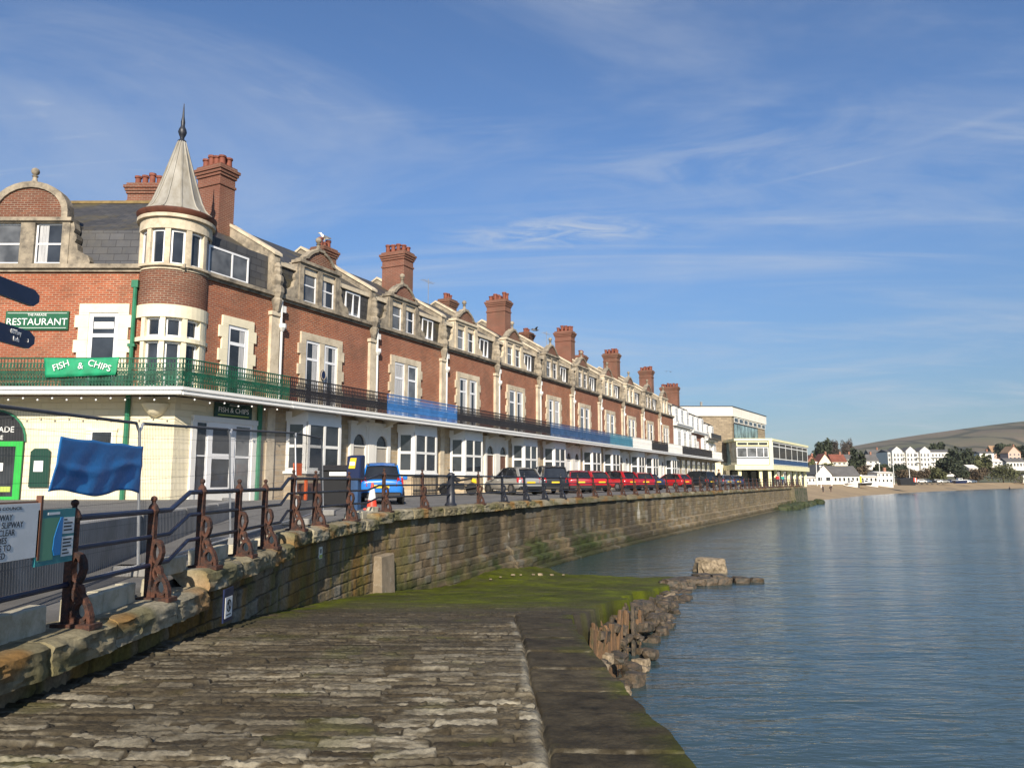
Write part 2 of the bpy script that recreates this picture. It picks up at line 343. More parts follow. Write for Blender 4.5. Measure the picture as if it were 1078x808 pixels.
def grid_mesh(name, X, Y, Z, mat, col=None, smooth=True):
    """X,Y,Z: 2-D arrays; col: (rows, cols, 3)"""
    h, w = X.shape; me = bpy.data.meshes.new(name)
    co = np.stack([X, Y, Z], -1).reshape(-1, 3).astype(np.float32)
    idx = np.arange(h * w).reshape(h, w)
    q = np.stack([idx[:-1, :-1], idx[:-1, 1:], idx[1:, 1:], idx[1:, :-1]], -1).reshape(-1, 4)
    me.vertices.add(len(co)); me.vertices.foreach_set("co", co.ravel())
    me.loops.add(q.size); me.loops.foreach_set("vertex_index", q.ravel().astype(np.int32))
    me.polygons.add(len(q)); me.polygons.foreach_set("loop_start", (np.arange(len(q)) * 4).astype(np.int32))
    me.polygons.foreach_set("use_smooth", np.full(len(q), smooth))
    me.update(); me.validate()
    if col is not None:
        a = me.color_attributes.new("stone", 'FLOAT_COLOR', 'POINT')
        c4 = np.concatenate([col.reshape(-1, 3), np.ones((h * w, 1))], 1).astype(np.float32); a.data.foreach_set("color", c4.ravel())
    me.materials.append(MT[mat] if isinstance(mat, str) else mat)
    return me
def _hash(ix, iy, seed):
    h = (ix.astype(np.int64) * 374761393 + iy.astype(np.int64) * 668265263 + seed * 974634777) & 0x7fffffff
    h = ((h ^ (h >> 13)) * 1274126177) & 0x7fffffff
    return ((h ^ (h >> 16)) & 0xffff) / 65535.0
def vn(x, y, seed=0):
    """smooth value noise 0..1"""
    x0 = np.floor(x); y0 = np.floor(y); fx = x - x0; fy = y - y0
    fx = fx * fx * (3 - 2 * fx); fy = fy * fy * (3 - 2 * fy)
    a = _hash(x0, y0, seed); b = _hash(x0 + 1, y0, seed); c = _hash(x0, y0 + 1, seed); d = _hash(x0 + 1, y0 + 1, seed)
    return (a * (1 - fx) + b * fx) * (1 - fy) + (c * (1 - fx) + d * fx) * fy
def fbm(x, y, seed=0, o=4):
    s = 0; a = 0.5; t = 0
    for i in range(o): s = s + a * vn(x, y, seed + i * 17); t += a; a *= 0.55; x = x * 2.03; y = y * 2.03
    return s / t
def sst(v, a, b):
    t = np.clip((v - a) / (b - a), 0, 1); return t * t * (3 - 2 * t)
def attr_mat(name, rough=0.85, bump=0.5, bscale=45, wet=None):
    m, nt, N, L, b = NT(name)
    a = N.new("ShaderNodeVertexColor"); a.layer_name = "stone"
    p = world_pos(nt); f = noise(nt, p, bscale * 0.5, 5, 0.7)
    L.new(mixc(nt, 1.0, a.outputs['Color'], ramp(nt, f, 0.25, 0.75, 0.62, 1.38), 'MULTIPLY'), b.inputs['Base Color'])
    setp(b, rough, 0, 0.16); bumpn(nt, b, noise(nt, p, bscale, 5, 0.7), bump, 0.012); return m
MT['slip_stone'] = attr_mat('slipway stone', 0.75, 0.9)
MT['wall_stone'] = attr_mat('sea wall stone', 0.85, 0.6, 35)
# ---------------------------------------------------------------- the plan of the place
TD = Vector((math.cos(R(TERR)), math.sin(R(TERR)), 0)); TN = Vector((TD.y, -TD.x, 0))   # along the terrace, out to sea
def terr(u, n, z=0.0): return TD * u + TN * n + Vector((0, 0, z))
KERB = [(-3.9, -1.0), (-3.9, 6.0), (-3.9, 10.5), (-4.05, 14.0), (-3.95, 17.0), (-3.55, 20.2), (-2.6, 23.0), (-0.2, 29.8), (1.6, 34.5), (6.3, 44.5), (15.0, 61.3), (30.0, 90.5), (46.3, 122.0)]
def smooth_path(P, it=3):
    P = [np.array(p, float) for p in P]
    for _ in range(it):
        Q = [P[0]]
        for a, b in zip(P[:-1], P[1:]): Q += [a * 0.75 + b * 0.25, a * 0.25 + b * 0.75]
        Q.append(P[-1]); P = Q
    return np.array(P)
KP = smooth_path(KERB); KS = np.concatenate([[0], np.cumsum(np.hypot(*np.diff(KP, axis=0).T))])
def kpos(s):
    return np.stack([np.interp(s, KS, KP[:, 0]), np.interp(s, KS, KP[:, 1])], -1)
def kdir(s):
    d = kpos(np.asarray(s) + 0.4) - kpos(np.asarray(s) - 0.4); return d / np.linalg.norm(d, axis=-1, keepdims=True)
def s_at(y): return float(np.interp(y, KP[:, 1], KS))        # arc length where the kerb is at depth y
STEPS = [(9.7, 2.27), (14.4, 2.47), (20.2, 2.66), (999, 2.78)]
def kerb_z(y):
    for lim, z in STEPS:
        if y < lim: return z
def slip_z(y): return np.interp(y, [0, 5, 9, 12, 15, 18.5, 22, 25, 28, 31, 36], [1.93, 1.87, 1.74, 1.52, 1.2, 0.88, 0.52, 0.24, 0.09, -0.12, -0.5])

# ---------------------------------------------------------------- water
def build_water():
    m, nt, N, L, b = NT('sea water')
    p = world_pos(nt, 0); lw = N.new("ShaderNodeLayerWeight"); lw.inputs['Blend'].default_value = 0.25
    b.inputs['Base Color'].default_value = (0.022, 0.05, 0.062, 1); setp(b, 0.13, 0, 0.42); b.inputs['IOR'].default_value = 1.333
    L.new(mixc(nt, ramp(nt, noise(nt, world_pos(nt, 20, (0.05, 0.14, 1)), 1, 5), 0.35, 0.7), (0.028, 0.055, 0.062), (0.048, 0.070, 0.068)), b.inputs['Base Color'])
    w1 = noise(nt, world_pos(nt, 8, (0.55, 1.9, 1)), 1.0, 3, 0.55, 0.6)
    w2 = noise(nt, world_pos(nt, -14, (1.6, 5.0, 1)), 1.0, 3, 0.6, 0.4)
    w3 = noise(nt, world_pos(nt, 4, (0.10, 0.34, 1)), 1.0, 3, 0.5)
    w4 = noise(nt, world_pos(nt, 30, (7, 14, 1)), 1.0, 2, 0.5)
    calm = ramp(nt, noise(nt, world_pos(nt, 12, (0.03, 0.10, 1)), 1.0, 4, 0.6), 0.35, 0.65, 0.62, 1.0)
    def mul(a, v):
        q = N.new("ShaderNodeMath"); q.operation = 'MULTIPLY'; L.new(a, q.inputs[0])
        if isinstance(v, float): q.inputs[1].default_value = v
        else: L.new(v, q.inputs[1])
        return q.outputs[0]
    def add(a, c):
        q = N.new("ShaderNodeMath"); q.operation = 'ADD'; L.new(a, q.inputs[0]); L.new(c, q.inputs[1]); return q.outputs[0]
    h = add(add(mul(w1, 0.10), mul(w2, 0.040)), add(mul(w3, 0.18), mul(w4, 0.005)))
    bp = N.new("ShaderNodeBump"); bp.inputs['Distance'].default_value = 1.0; L.new(h, bp.inputs['Height']); L.new(mul(calm, 0.8), bp.inputs['Strength'])
    L.new(bp.outputs[0], b.inputs['Normal'])
    mb = MB().add([(-60, -300, 0), (9000, -300, 0), (9000, 9000, 0), (-60, 9000, 0)], [(0, 1, 2, 3)])
    tag(mb.build('sea_water', m), kind='structure')
    sb = MB().add([(-60, -60, -3.2), (900, -60, -3.2), (900, 600, -3.2), (-60, 600, -3.2)], [(0, 1, 2, 3)])
    tag(sb.build('sea_bed', plain('sea bed', (0.12, 0.11, 0.08), 0.9)), kind='structure')
build_water()

# ---------------------------------------------------------------- slipway: rows of long thin stones, modelled stone by stone
EDGE = [(0.0, 1.35), (4.9, 1.13), (9.0, 0.86), (12.2, 0.88), (14.0, 1.30), (15.9, 1.95), (18.5, 2.75), (22.0, 3.75), (26.0, 5.2), (28.5, 6.2), (30.5, 6.6), (33, 6.6), (39, 8.0)]
def slip_edge(y): return np.interp(y, [e[0] for e in EDGE], [e[1] for e in EDGE])
def strip_x(y): return np.interp(y, [3, 4.9, 11, 12.5], [0.28, 0.24, 0.08, 0.05])
def build_slip():
    rng = np.random.RandomState(5)
    ys = list(np.arange(0.3, 3.2, 0.06)) + [3.2]
    while ys[-1] < 39.5: ys.append(ys[-1] + max(0.011, 0.0026 * (ys[-1] - 0.5) * max(1, ys[-1] / 14)))
    ys = np.array(ys)
    t = np.linspace(0, 1, 520)
    Y = np.repeat(ys[:, None], len(t), 1); xl = np.interp(ys, KP[:, 1], KP[:, 0]) - 0.3
    xe = slip_edge(ys) + 0.05 * (vn(ys * 2.5, ys * 0, 3) - 0.5) + sst(ys, 12, 14) * 0.5 * (vn(ys * 1.3, ys * 0, 9) - 0.5)
    X = xl[:, None] * (1 - t) + xe[:, None] * t
    # long courses
    Yw = Y + 0.16 * (fbm(X * 0.5, Y * 0.35, 11) - 0.5) + 0.05 * (vn(X * 1.7, Y * 2.2, 12) - 0.5) + 0.03 * (vn(X * 6, Y * 5, 13) - 0.5) + 0.02 * X
    nrow = 400; rd = 0.055 + 0.095 * rng.rand(nrow) ** 1.2; rb = np.concatenate([[-0.3], -0.3 + np.cumsum(rd)])
    row = np.clip(np.searchsorted(rb, Yw) - 1, 0, nrow - 1); fy = (Yw - rb[row]) / rd[row]
    ln = 0.35 + 0.65 * rng.rand(nrow); ph = rng.rand(nrow) * 7
    cx = X / ln[row] + ph[row] + 0.25 * (vn(X * 1.1 + row * 3.7, row * 1.0, 21) - 0.5)
    k = np.floor(cx); fx = cx - k
    r1 = _hash(k, row, 1); r2 = _hash(k, row, 2); r3 = _hash(k, row, 3); r4 = _hash(k, row, 4)
    e = np.minimum(np.minimum(fy, 1 - fy) * rd[row], np.minimum(fx, 1 - fx) * ln[row])
    e = e + 0.022 * (vn(X * 22, Y * 30, 31) - 0.5) + 0.02 * (vn(X * 7, Y * 9, 32) - 0.5)
    worn = sst(fbm(X * 0.55, Y * 0.8, 41), 0.42, 0.62)                  # places where the courses are worn or filled
    lo = sst(Y, 10.5, 12.0)
    muddy = np.clip(lo * (0.55 + 0.6 * worn) + 0.35 * worn, 0, 1)
    top = (r1 - 0.45) * 0.036 + (r2 - 0.2) * 0.06 * (fy - 0.5) + (r3 - 0.5) * 0.03 * (fx - 0.5) + 0.012 * (fbm(X * 9, Y * 16, 51) - 0.5) + 0.012 * (vn(X * 40, Y * 70, 52) - 0.5)
    joint = 1 - sst(e, 0.0, 0.014)
    h = top * (1 - 0.6 * muddy) - 0.030 * joint * (1 - 0.55 * muddy)
    # base colours of the stones
    brown = np.array([0.050, 0.037, 0.020]); grey = np.array([0.104, 0.085, 0.054]); pale = np.array([0.32, 0.285, 0.21]); dirt = np.array([0.042, 0.035, 0.024])
    C = brown + (grey - brown) * r4[..., None]
    near = 1 - sst(Y, 6.8, 10.2)
    pm = (sst(r2, 0.45, 0.8) * (0.10 + 0.80 * near) * (0.35 + 0.65 * sst(fbm(X * 0.8, Y * 1.0, 61), 0.38, 0.6)) * sst(e, 0.002, 0.016) * sst(fbm(X * 3.5 + k * 3.1, Y * 15, 67), 0.36, 0.55))[..., None]
    C = C * (1 - pm) + pale * pm
    rim = (sst(fy, 0.0, 0.10) * (1 - sst(fy, 0.12, 0.45)) * sst(vn(X * 3, Y * 1.2, 63), 0.45, 0.8) * (1 - 0.5 * lo))[..., None] * 0.55
    C = C * (1 - rim) + pale * 0.8 * rim
    C = 1.0 * C * (0.50 + 1.0 * fbm(X * 9, Y * 16, 65))[..., None]; C = C * (0.6 + 0.8 * fbm(X * 0.9, Y * 1.1, 66))[..., None]
    jm = (joint * 0.85)[..., None]; C = C * (1 - jm) + dirt * jm
    C = C * (1 - muddy[..., None] * 0.72) + dirt * 1.2 * (muddy[..., None] * 0.72)
    # strip of big flat slabs along the water
    sx = strip_x(Y) + 0.05 * (fbm(Y * 1.5, Y * 0, 71) - 0.5)
    on = ((X > sx) & (Y < 12.6)).astype(float)
    sb = np.cumsum(np.concatenate([[-0.5], 0.55 + 0.45 * rng.rand(40)])); Ys = Y + 0.03 * (vn(X * 3, Y, 72) - 0.5) + 0.05 * X
    si = np.clip(np.searchsorted(sb, Ys) - 1, 0, 39); se = np.minimum(Ys - sb[si], sb[np.clip(si + 1, 0, 40)] - Ys); se = np.minimum(se, np.abs(X - sx))
    sh = (_hash(si, si * 0, 5) - 0.5) * 0.05 + 0.010 * (fbm(X * 4, Y * 6, 74) - 0.5) + 0.006 * (vn(X * 30, Y * 40, 75) - 0.5) - 0.025 * (1 - sst(se, 0.0, 0.014)) + 0.0
    sc = np.array([0.058, 0.046, 0.027]) * (0.25 + 1.5 * fbm(X * 6, Y * 9, 76))[..., None] * (0.75 + 0.5 * _hash(si, si * 0, 6))[..., None]
    edgep = ((1 - sst(se, 0.0, 0.028)) * sst(vn(X * 6, Y * 14, 77) * .6 + vn(X * 17, Y * 30, 79) * .4, 0.55, 0.70) * 0.4)[..., None]
    sc = sc * (1 - edgep) + pale * 0.9 * edgep
    o3 = on[..., None]; h = h * (1 - on) + sh * on; C = C * (1 - o3) + sc * o3
    gap = on * 0 + np.exp(-((X - sx) / 0.022) ** 2) * (Y < 12.6) ; h = h - gap * 0.035
    gp = 0.45 * (np.exp(-((X - sx + 0.05) / 0.05) ** 2) * sst(vn(X * 5, Y * 3, 78), 0.35, 0.6) * (Y < 11.5))[..., None]; C = C * (1 - gp) + np.array([0.30, 0.28, 0.22]) * gp
    # weed and moss
    D = Y + 1.8 * (fbm(X * 0.7, Y * 0.7, 81) - 0.5) + 1.2 * (vn(X * 0.5, Y * 2.2, 80) - 0.5) + 0.5
    g = sst(D, 13.6, 17.8) * (0.62 + 0.38 * sst(vn(X * 1.3, Y * 1.6, 82) * .6 + vn(X * 4, Y * 6, 91) * .4, 0.3, 0.6))
    wallm = sst(D, 10.5, 15) * (1 - sst(X - xl[:, None], 0.4, 1.3)) ; g = np.maximum(g, wallm * sst(vn(X * 2, Y * 2, 83), 0.3, 0.6))
    sp = sst(fbm(X * 1.6, Y * 2.4, 84), 0.60, 0.76) * 0.22; g = np.maximum(g, sp)
    se_g = on * sst(X - sx, 0.55, 0.85) * 0.6 * sst(fbm(X * 2, Y * 2, 85), 0.4, 0.6); g = np.maximum(g, se_g)
    green = np.array([0.072, 0.084, 0.004]) * (0.40 + 1.2 * fbm(X * 3, Y * 5, 86))[..., None]
    green = green * (0.6 + 0.8 * vn(X * 1.1, Y * 0.9, 87))[..., None]
    g3 = np.clip(g, 0, 1)[..., None]; C = C * (1 - g3) + green * g3
    strands = sst(vn(X * 5, Y * 14, 88), 0.72, 0.9) * sst(Y, 16, 19); s3 = (strands * 0.55)[..., None]; C = C * (1 - s3) + np.array([0.03, 0.03, 0.012]) * s3
    h = h * (1 - 0.6 * g) + 0.02 * g * (fbm(X * 8, Y * 8, 89) - 0.5) + 0.10 * sst(Y, 16, 20) * (fbm(X * 0.9, Y * 0.9, 90) - 0.5)
    Z = slip_z(Y) + h + 0.42 * np.exp(-np.clip(X - xl[:, None] - 0.3, 0, 9) / 1.3) * sst(Y, 24, 29) * (1 - sst(Y, 36, 39))   # weedy bank along the wall foot
    # roll the edge down into the water
    X = np.concatenate([X, X[:, -1:] + 0.04, X[:, -1:] + 0.10 + 0.25 * sst(Y[:, :1], 14, 20)], 1); Y2 = np.concatenate([Y, Y[:, -1:], Y[:, -1:]], 1)
    Z = np.concatenate([Z, Z[:, -1:] - 0.25, Z[:, -1:] * 0 - 1.6], 1); C = np.concatenate([C, C[:, -1:] * 0.9, C[:, -1:] * 0.8], 1)
    tag(link(grid_mesh('slipway', X, Y2, Z, 'slip_stone', np.clip(C, 0.004, 1)), 'slipway'), kind='structure')
build_slip()

# ---------------------------------------------------------------- sea wall
wall_t = thing('sea_wall', 'long old stone sea wall with overhanging coping and green weed at its foot', 'wall', (-3.9, 6, 0))
def build_wall():
    rng = np.random.RandomState(8)
    ss = [0.5]
    while ss[-1] < KS[-1] - 0.01: ss.append(ss[-1] + max(0.02, 0.0042 * max(0.5, ss[-1] - 4)))
    ss = np.minimum(np.array(ss), KS[-1]); P = kpos(ss); D = kdir(ss); y = P[:, 1]
    nz = 110; tt = np.linspace(0, 1, nz)
    ztop = np.array([max(kerb_z(v - .75), kerb_z(v + .75)) for v in y]) - 0.235
    zbot = np.minimum(np.where(y < 30, slip_z(y) - 0.12, -0.6), ztop - 0.2)
    S = np.repeat(ss[:, None], nz, 1) - 3.0; Z = zbot[:, None] * (1 - tt) + ztop[:, None] * tt; Yd = np.repeat(y[:, None], nz, 1)
    Zw = Z + 0.05 * (fbm(S * 0.6, Z * 0.8, 5) - 0.5)
    rh = 0.16 + 0.16 * rng.rand(60); rb = np.concatenate([[-1.2], -1.2 + np.cumsum(rh)])
    row = np.clip(np.searchsorted(rb, Zw) - 1, 0, 59); fz = (Zw - rb[row]) / rh[row]
    ln = 0.30 + 0.45 * rng.rand(60); ph = rng.rand(60) * 5; cx = S / ln[row] + ph[row] + 0.3 * (vn(S * 1.5, row * 1.0, 7) - 0.5); k = np.floor(cx); fx = cx - k
    e = np.minimum(np.minimum(fz, 1 - fz) * rh[row], np.minimum(fx, 1 - fx) * ln[row]) + 0.014 * (vn(S * 14, Z * 14, 9) - 0.5)
    r1 = _hash(k, row, 11); r2 = _hash(k, row, 12)
    joint = 1 - sst(e, 0, 0.022); rough = 1 - 0.45 * sst(S, 9.5, 13)
    off = ((r1 - 0.4) * 0.06 + 0.05 * (fbm(S * 5, Z * 6, 14) - 0.5) + 0.014 * (vn(S * 22, Z * 22, 15) - 0.5)) * rough - 0.030 * joint * (0.5 + 0.5 * rough) - 0.10
    # stepped plinth along the foot further out
    pl = sst(S + 3, s_at(23.5), s_at(25))
    off = off + pl * (np.where(Z < 0.95, 0.28, 0) + np.where((Z < 0.52), 0.22, 0) + np.where(Z < 0.12, 0.25, 0)) * sst(S + 3, s_at(23), s_at(33))
    nx = D[:, 1][:, None]; ny = -D[:, 0][:, None]
    X = P[:, 0][:, None] + nx * off; Y = P[:, 1][:, None] + ny * off
    tan = np.array([0.27, 0.205, 0.125]); brown = np.array([0.135, 0.10, 0.062]); grey = np.array([0.215, 0.19, 0.148]); ochre = np.array([0.30, 0.165, 0.03]); olive = np.array([0.135, 0.115, 0.03]); dk = np.array([0.05, 0.043, 0.032])
    C = brown + (tan - brown) * r2[..., None]; mg = sst(r1, 0.55, 0.9)[..., None]; C = C * (1 - mg) + grey * mg
    C = C * (0.65 + 0.7 * fbm(S * 3, Z * 3, 21))[..., None] * (1 - 0.28 * sst(S, 17, 24) * (1 - sst(S, 42, 58)))[..., None]
    oc = sst(vn(S * 2.6, Z * 0.6, 23) * 0.6 + vn(S * 7, Z * 1.5, 24) * 0.4, 0.48, 0.72) * (1 - sst(S, 17, 21)) * 0.8
    C = C * (1 - oc[..., None]) + ochre * (0.5 + 0.6 * vn(S * 5, Z * 2, 25))[..., None] * oc[..., None]
    ol = sst(vn(S * 1.9, Z * 0.5, 26) * 0.55 + vn(S * 6, Z * 1.3, 27) * 0.45, 0.42, 0.7) * 0.8 * (1 - 0.6 * sst(S, 18, 26))
    C = C * (1 - ol[..., None]) + olive * ol[..., None]
    dks = sst(vn(S * 0.6, Z * 0.5, 28) * 0.6 + vn(S * 2.6, Z * 0.6, 29) * 0.4, 0.40, 0.66) * 0.8 * sst(S, 15, 22) * (1 - 0.45 * sst(S, 45, 70))
    C = C * (1 - dks[..., None]) + dk * dks[..., None]
    wh = sst(vn(S * 4.3, Z * 0.7 + S * 0.0, 31), 0.86, 0.95) * sst(vn(S * 0.9, Z * 1.1, 32), 0.45, 0.7) * sst(S, 13, 17); wh = (wh * 0.75)[..., None]
    C = C * (1 - wh) + np.array([0.55, 0.52, 0.44]) * wh
    lime = (sst(S, 45, 70) * 0.35)[..., None]; C = C * (1 - lime) + np.array([0.25, 0.20, 0.125]) * (0.6 + 0.7 * fbm(S * 0.8, Z * 1.6, 33))[..., None] * lime
    jm = (joint * (0.7 - 0.45 * sst(S, 16, 26)))[..., None]; C = C * (1 - jm) + dk * jm
    gz = 0.50 + 0.4 * fbm(S * 0.5, S * 0 + 2, 35) + 0.55 * np.exp(-((Yd - 36) / 6) ** 2) - 1.2 * sst(Yd, 42, 50) + 1.25 * sst(Yd, 88, 96)
    g = (1 - sst(Z, gz - 0.25, gz + 0.2)) * sst(S, 14, 19) * sst(vn(S * 2, Z * 3, 36) * 0.35 + vn(S * 0.6, Z * 1.0, 38) * 0.65, 0.2, 0.6) * 0.8
    C = C * (1 - g[..., None]) + np.array([0.030, 0.046, 0.010]) * (0.5 + vn(S * 5, Z * 5, 37))[..., None] * g[..., None]
    wetm = ((1 - sst(Z + 0.12 * (fbm(S * 1.5, S * 0, 39) - 0.5), 0.22, 0.42)) * sst(Yd, 28, 33) * 0.6)[..., None]; C = C * (1 - wetm) + np.array([0.035, 0.034, 0.018]) * wetm
    # underside and back of the masonry so that it is a real thickness
    o = link(grid_mesh('masonry', X, Y, Z, 'wall_stone', np.clip(C, 0.004, 1)), 'masonry', wall_t); o.matrix_parent_inverse = wall_t.matrix_world.inverted(); o.location = (3.9, -6, 0)
    # end return at the far corner
    a = Vector((*kpos(KS[-1]), 0)); d = Vector((*kdir(KS[-1] - 0.5), 0)); nn = Vector((d.y, -d.x, 0))
    c = a + nn * 0.75; e1 = c - d * 14; b1 = a - nn * 9
    MB().hexa([e1 + Vector((0, 0, -1)) - nn * 2, e1 + nn * 0.0 + Vector((0, 0, -1)), c + Vector((0, 0, -1)) + d * 0.4, b1 + d * 0.4 + Vector((0, 0, -1))],
              [e1 + Vector((0, 0, 2.5)) - nn * 2, e1 + nn * -0.3 + Vector((0, 0, 2.5)), c - nn * 0.25 + Vector((0, 0, 2.5)) + d * 0.3, b1 + d * 0.3 + Vector((0, 0, 2.5))]).xf(Matrix.Translation((3.9, -6, 0))).build('corner_block', plain('harbour corner stone', (0.13, 0.11, 0.07), 0.9, 0.3, 0.8, (0.03, 0.05, 0.012), 0.45, 0.6, bump=0.5), wall_t)
build_wall()
def along_box(mb, s0, s1, o0, o1, z0, z1, j=0.0, rnd=random):
    """a block following the kerb between arc lengths; o = offset to seaward"""
    b, t = [], []
    for s, o in ((s0, o0), (s1, o0), (s1, o1), (s0, o1)):
        p = kpos(s); d = kdir(s); q = (p[0] + d[1] * o, p[1] - d[0] * o)
        J = lambda: rnd.uniform(-j, j)
        b.append((q[0] + J() + 3.9, q[1] + J() - 6, z0 + J())); t.append((q[0] + J() + 3.9, q[1] + J() - 6, z1 + J() * 0.5))
    mb.hexa(b[::-1], t[::-1])
def rough_coping():
    """coping stones, each a split-faced block with a rough front"""
    rng = random.Random(3); V = []; F = []; Cc = []
    s = 0.6
    while s < KS[-1] - 0.5:
        l = rng.uniform(0.75, 1.35) * (1 if s < 33 else 1.6); s1 = min(s + l, KS[-1]); y = kpos(s)[1]; z1 = kerb_z(kpos((s + s1) / 2)[1]); far = s > 35
        n = 4 if far else 22; m = 4 if far else 12
        tone = rng.uniform(0.7, 1.15); hue = rng.random(); base = np.array([0.235, 0.20, 0.125]) * tone
        if hue > 0.6: base = np.array([0.30, 0.265, 0.185]) * tone
        lift = rng.uniform(-0.015, 0.015); fo = rng.uniform(-0.03, 0.03)
        # cross-section: back top -> front top -> front bottom -> back bottom
        prof = [(-0.48, 0.0)] + [(-0.48 + 0.56 * i / m, 0.0) for i in range(1, m + 1)] + [(0.085, -0.27 * i / m) for i in range(1, m + 1)] + [(-0.2, -0.27)]
        o = len(V)
        for i in range(n + 1):
            q = s + 0.008 + (s1 - s - 0.016) * i / n; p = kpos(q); d = kdir(q)
            en = 1 - min(1, min(i, n - i) / 2.0) * 1.0
            for k, (a, b) in enumerate(prof):
                front = 1.0 if a > 0.05 else max(0, (a + 0.25) / 0.3)
                amp = 0.0 if far else 0.045
                w = (float(fbm(np.array(q * 5.0), np.array(b * 11 + a * 4), 5, 4)) - 0.5) * amp * 2 * front - en * 0.02 * front
                zz = z1 + lift + b + (float(fbm(np.array(q * 3), np.array(a * 5), 8, 3)) - 0.5) * (0.03 if not far else 0.02)
                w += (rng.uniform(-.007, .007) * front) if not far else 0; zz += rng.uniform(-.003, .003) if not far else 0; rnd = 0.03 * max(0, 1 - abs(k - m) / 2.0)
                oo = a + w + fo * front - rnd
                V.append((p[0] + d[1] * oo, p[1] - d[0] * oo, zz - rnd * 0.7))
                gm = float(sst(vn(np.array(q * 2.3), np.array(a * 3 + b * 4), 31), 0.45, 0.75)); om = float(sst(vn(np.array(q * 1.7), np.array(b * 3), 33), 0.62, 0.8)) * front
                c = base * (0.45 + 1.05 * float(fbm(np.array(q * 7), np.array(a * 7 + b * 12), 35, 4)))
                c = c * (1 - gm * 0.75 * front) + np.array([0.115, 0.105, 0.042]) * gm * 0.75 * front; c = c * (1 - om * 0.6) + np.array([0.30, 0.14, 0.03]) * om * 0.6
                if far: c = c * 0.85
                Cc.append(tuple(c))
        K = len(prof)
        for i in range(n):
            for k in range(K - 1): F.append((o + i * K + k, o + (i + 1) * K + k, o + (i + 1) * K + k + 1, o + i * K + k + 1))
        F.append(tuple(o + k for k in range(K))[::-1]); F.append(tuple(o + n * K + k for k in range(K)))
        s = s1
    me = bpy.data.meshes.new('coping'); me.from_pydata([(a + 3.9, b - 6, c) for a, b, c in V], [], F)
    at = me.color_attributes.new("stone", 'FLOAT_COLOR', 'POINT'); at.data.foreach_set("color", np.array([c + (1,) for c in Cc], dtype=np.float32).ravel())
    me.polygons.foreach_set('use_smooth', [True] * len(me.polygons)); me.set_sharp_from_angle(angle=R(28)); me.materials.append(MT['wall_stone']); link(me, 'coping', wall_t)
rough_coping()
def buttress():
    p = kpos(s_at(20.6)); mb = MB(); d = kdir(s_at(20.6))
    M = Matrix.Translation((p[0] + d[1] * -0.06, p[1] + d[0] * 0.06 * 0, 0)) @ Matrix.Rotation(math.atan2(d[1], d[0]), 4, 'Z')
    mb.hexa([(-0.5, -0.22, 0.45), (0.4, -0.22, 0.4), (0.4, 0.2, 0.4), (-0.5, 0.2, 0.45)], [(-0.48, -0.17, 1.66), (0.38, -0.17, 1.68), (0.38, 0.2, 1.68), (-0.48, 0.2, 1.66)])
    mb.xf(Matrix.Translation((3.9, -6, 0)) @ M).build('buttress', plain('buttress render', (0.23, 0.18, 0.12), 0.9, 0.25, 3, (0.38, 0.34, 0.27), 0.58, 0.75, bump=0.4), wall_t, bevel=0.03)
buttress()
def upstand():
    """pale kerb blocks standing on the coping between the railing posts"""
    mb = MB(); rng = random.Random(4)
    for y0, y1, z in UPS:
        s = s_at(y0); e = s_at(y1)
        while s < e - 0.15:
            l = min(rng.uniform(0.3, 0.55), e - s); along_box(mb, s + 0.004, s + l - 0.004, -0.44 + rng.uniform(-.015, .015), -0.26 + rng.uniform(-.015, .015), kerb_z(kpos(s + l / 2)[1]) - 0.02, kerb_z(kpos(s + l / 2)[1]) + z + rng.uniform(-.02, .02), 0.008, rng); s += l
    mb.build('kerb_blocks', 'pale_block', wall_t, bevel=0.012)
UPS = [(3.7, 5.25, 0.2), (5.6, 7.05, 0.24), (7.5, 8.65, 0.2), (9.1, 10.05, 0.2), (10.45, 11.55, 0.19), (11.95, 12.95, 0.16), (13.35, 14.6, 0.16), (18.9, 20.7, 0.15)]
upstand()

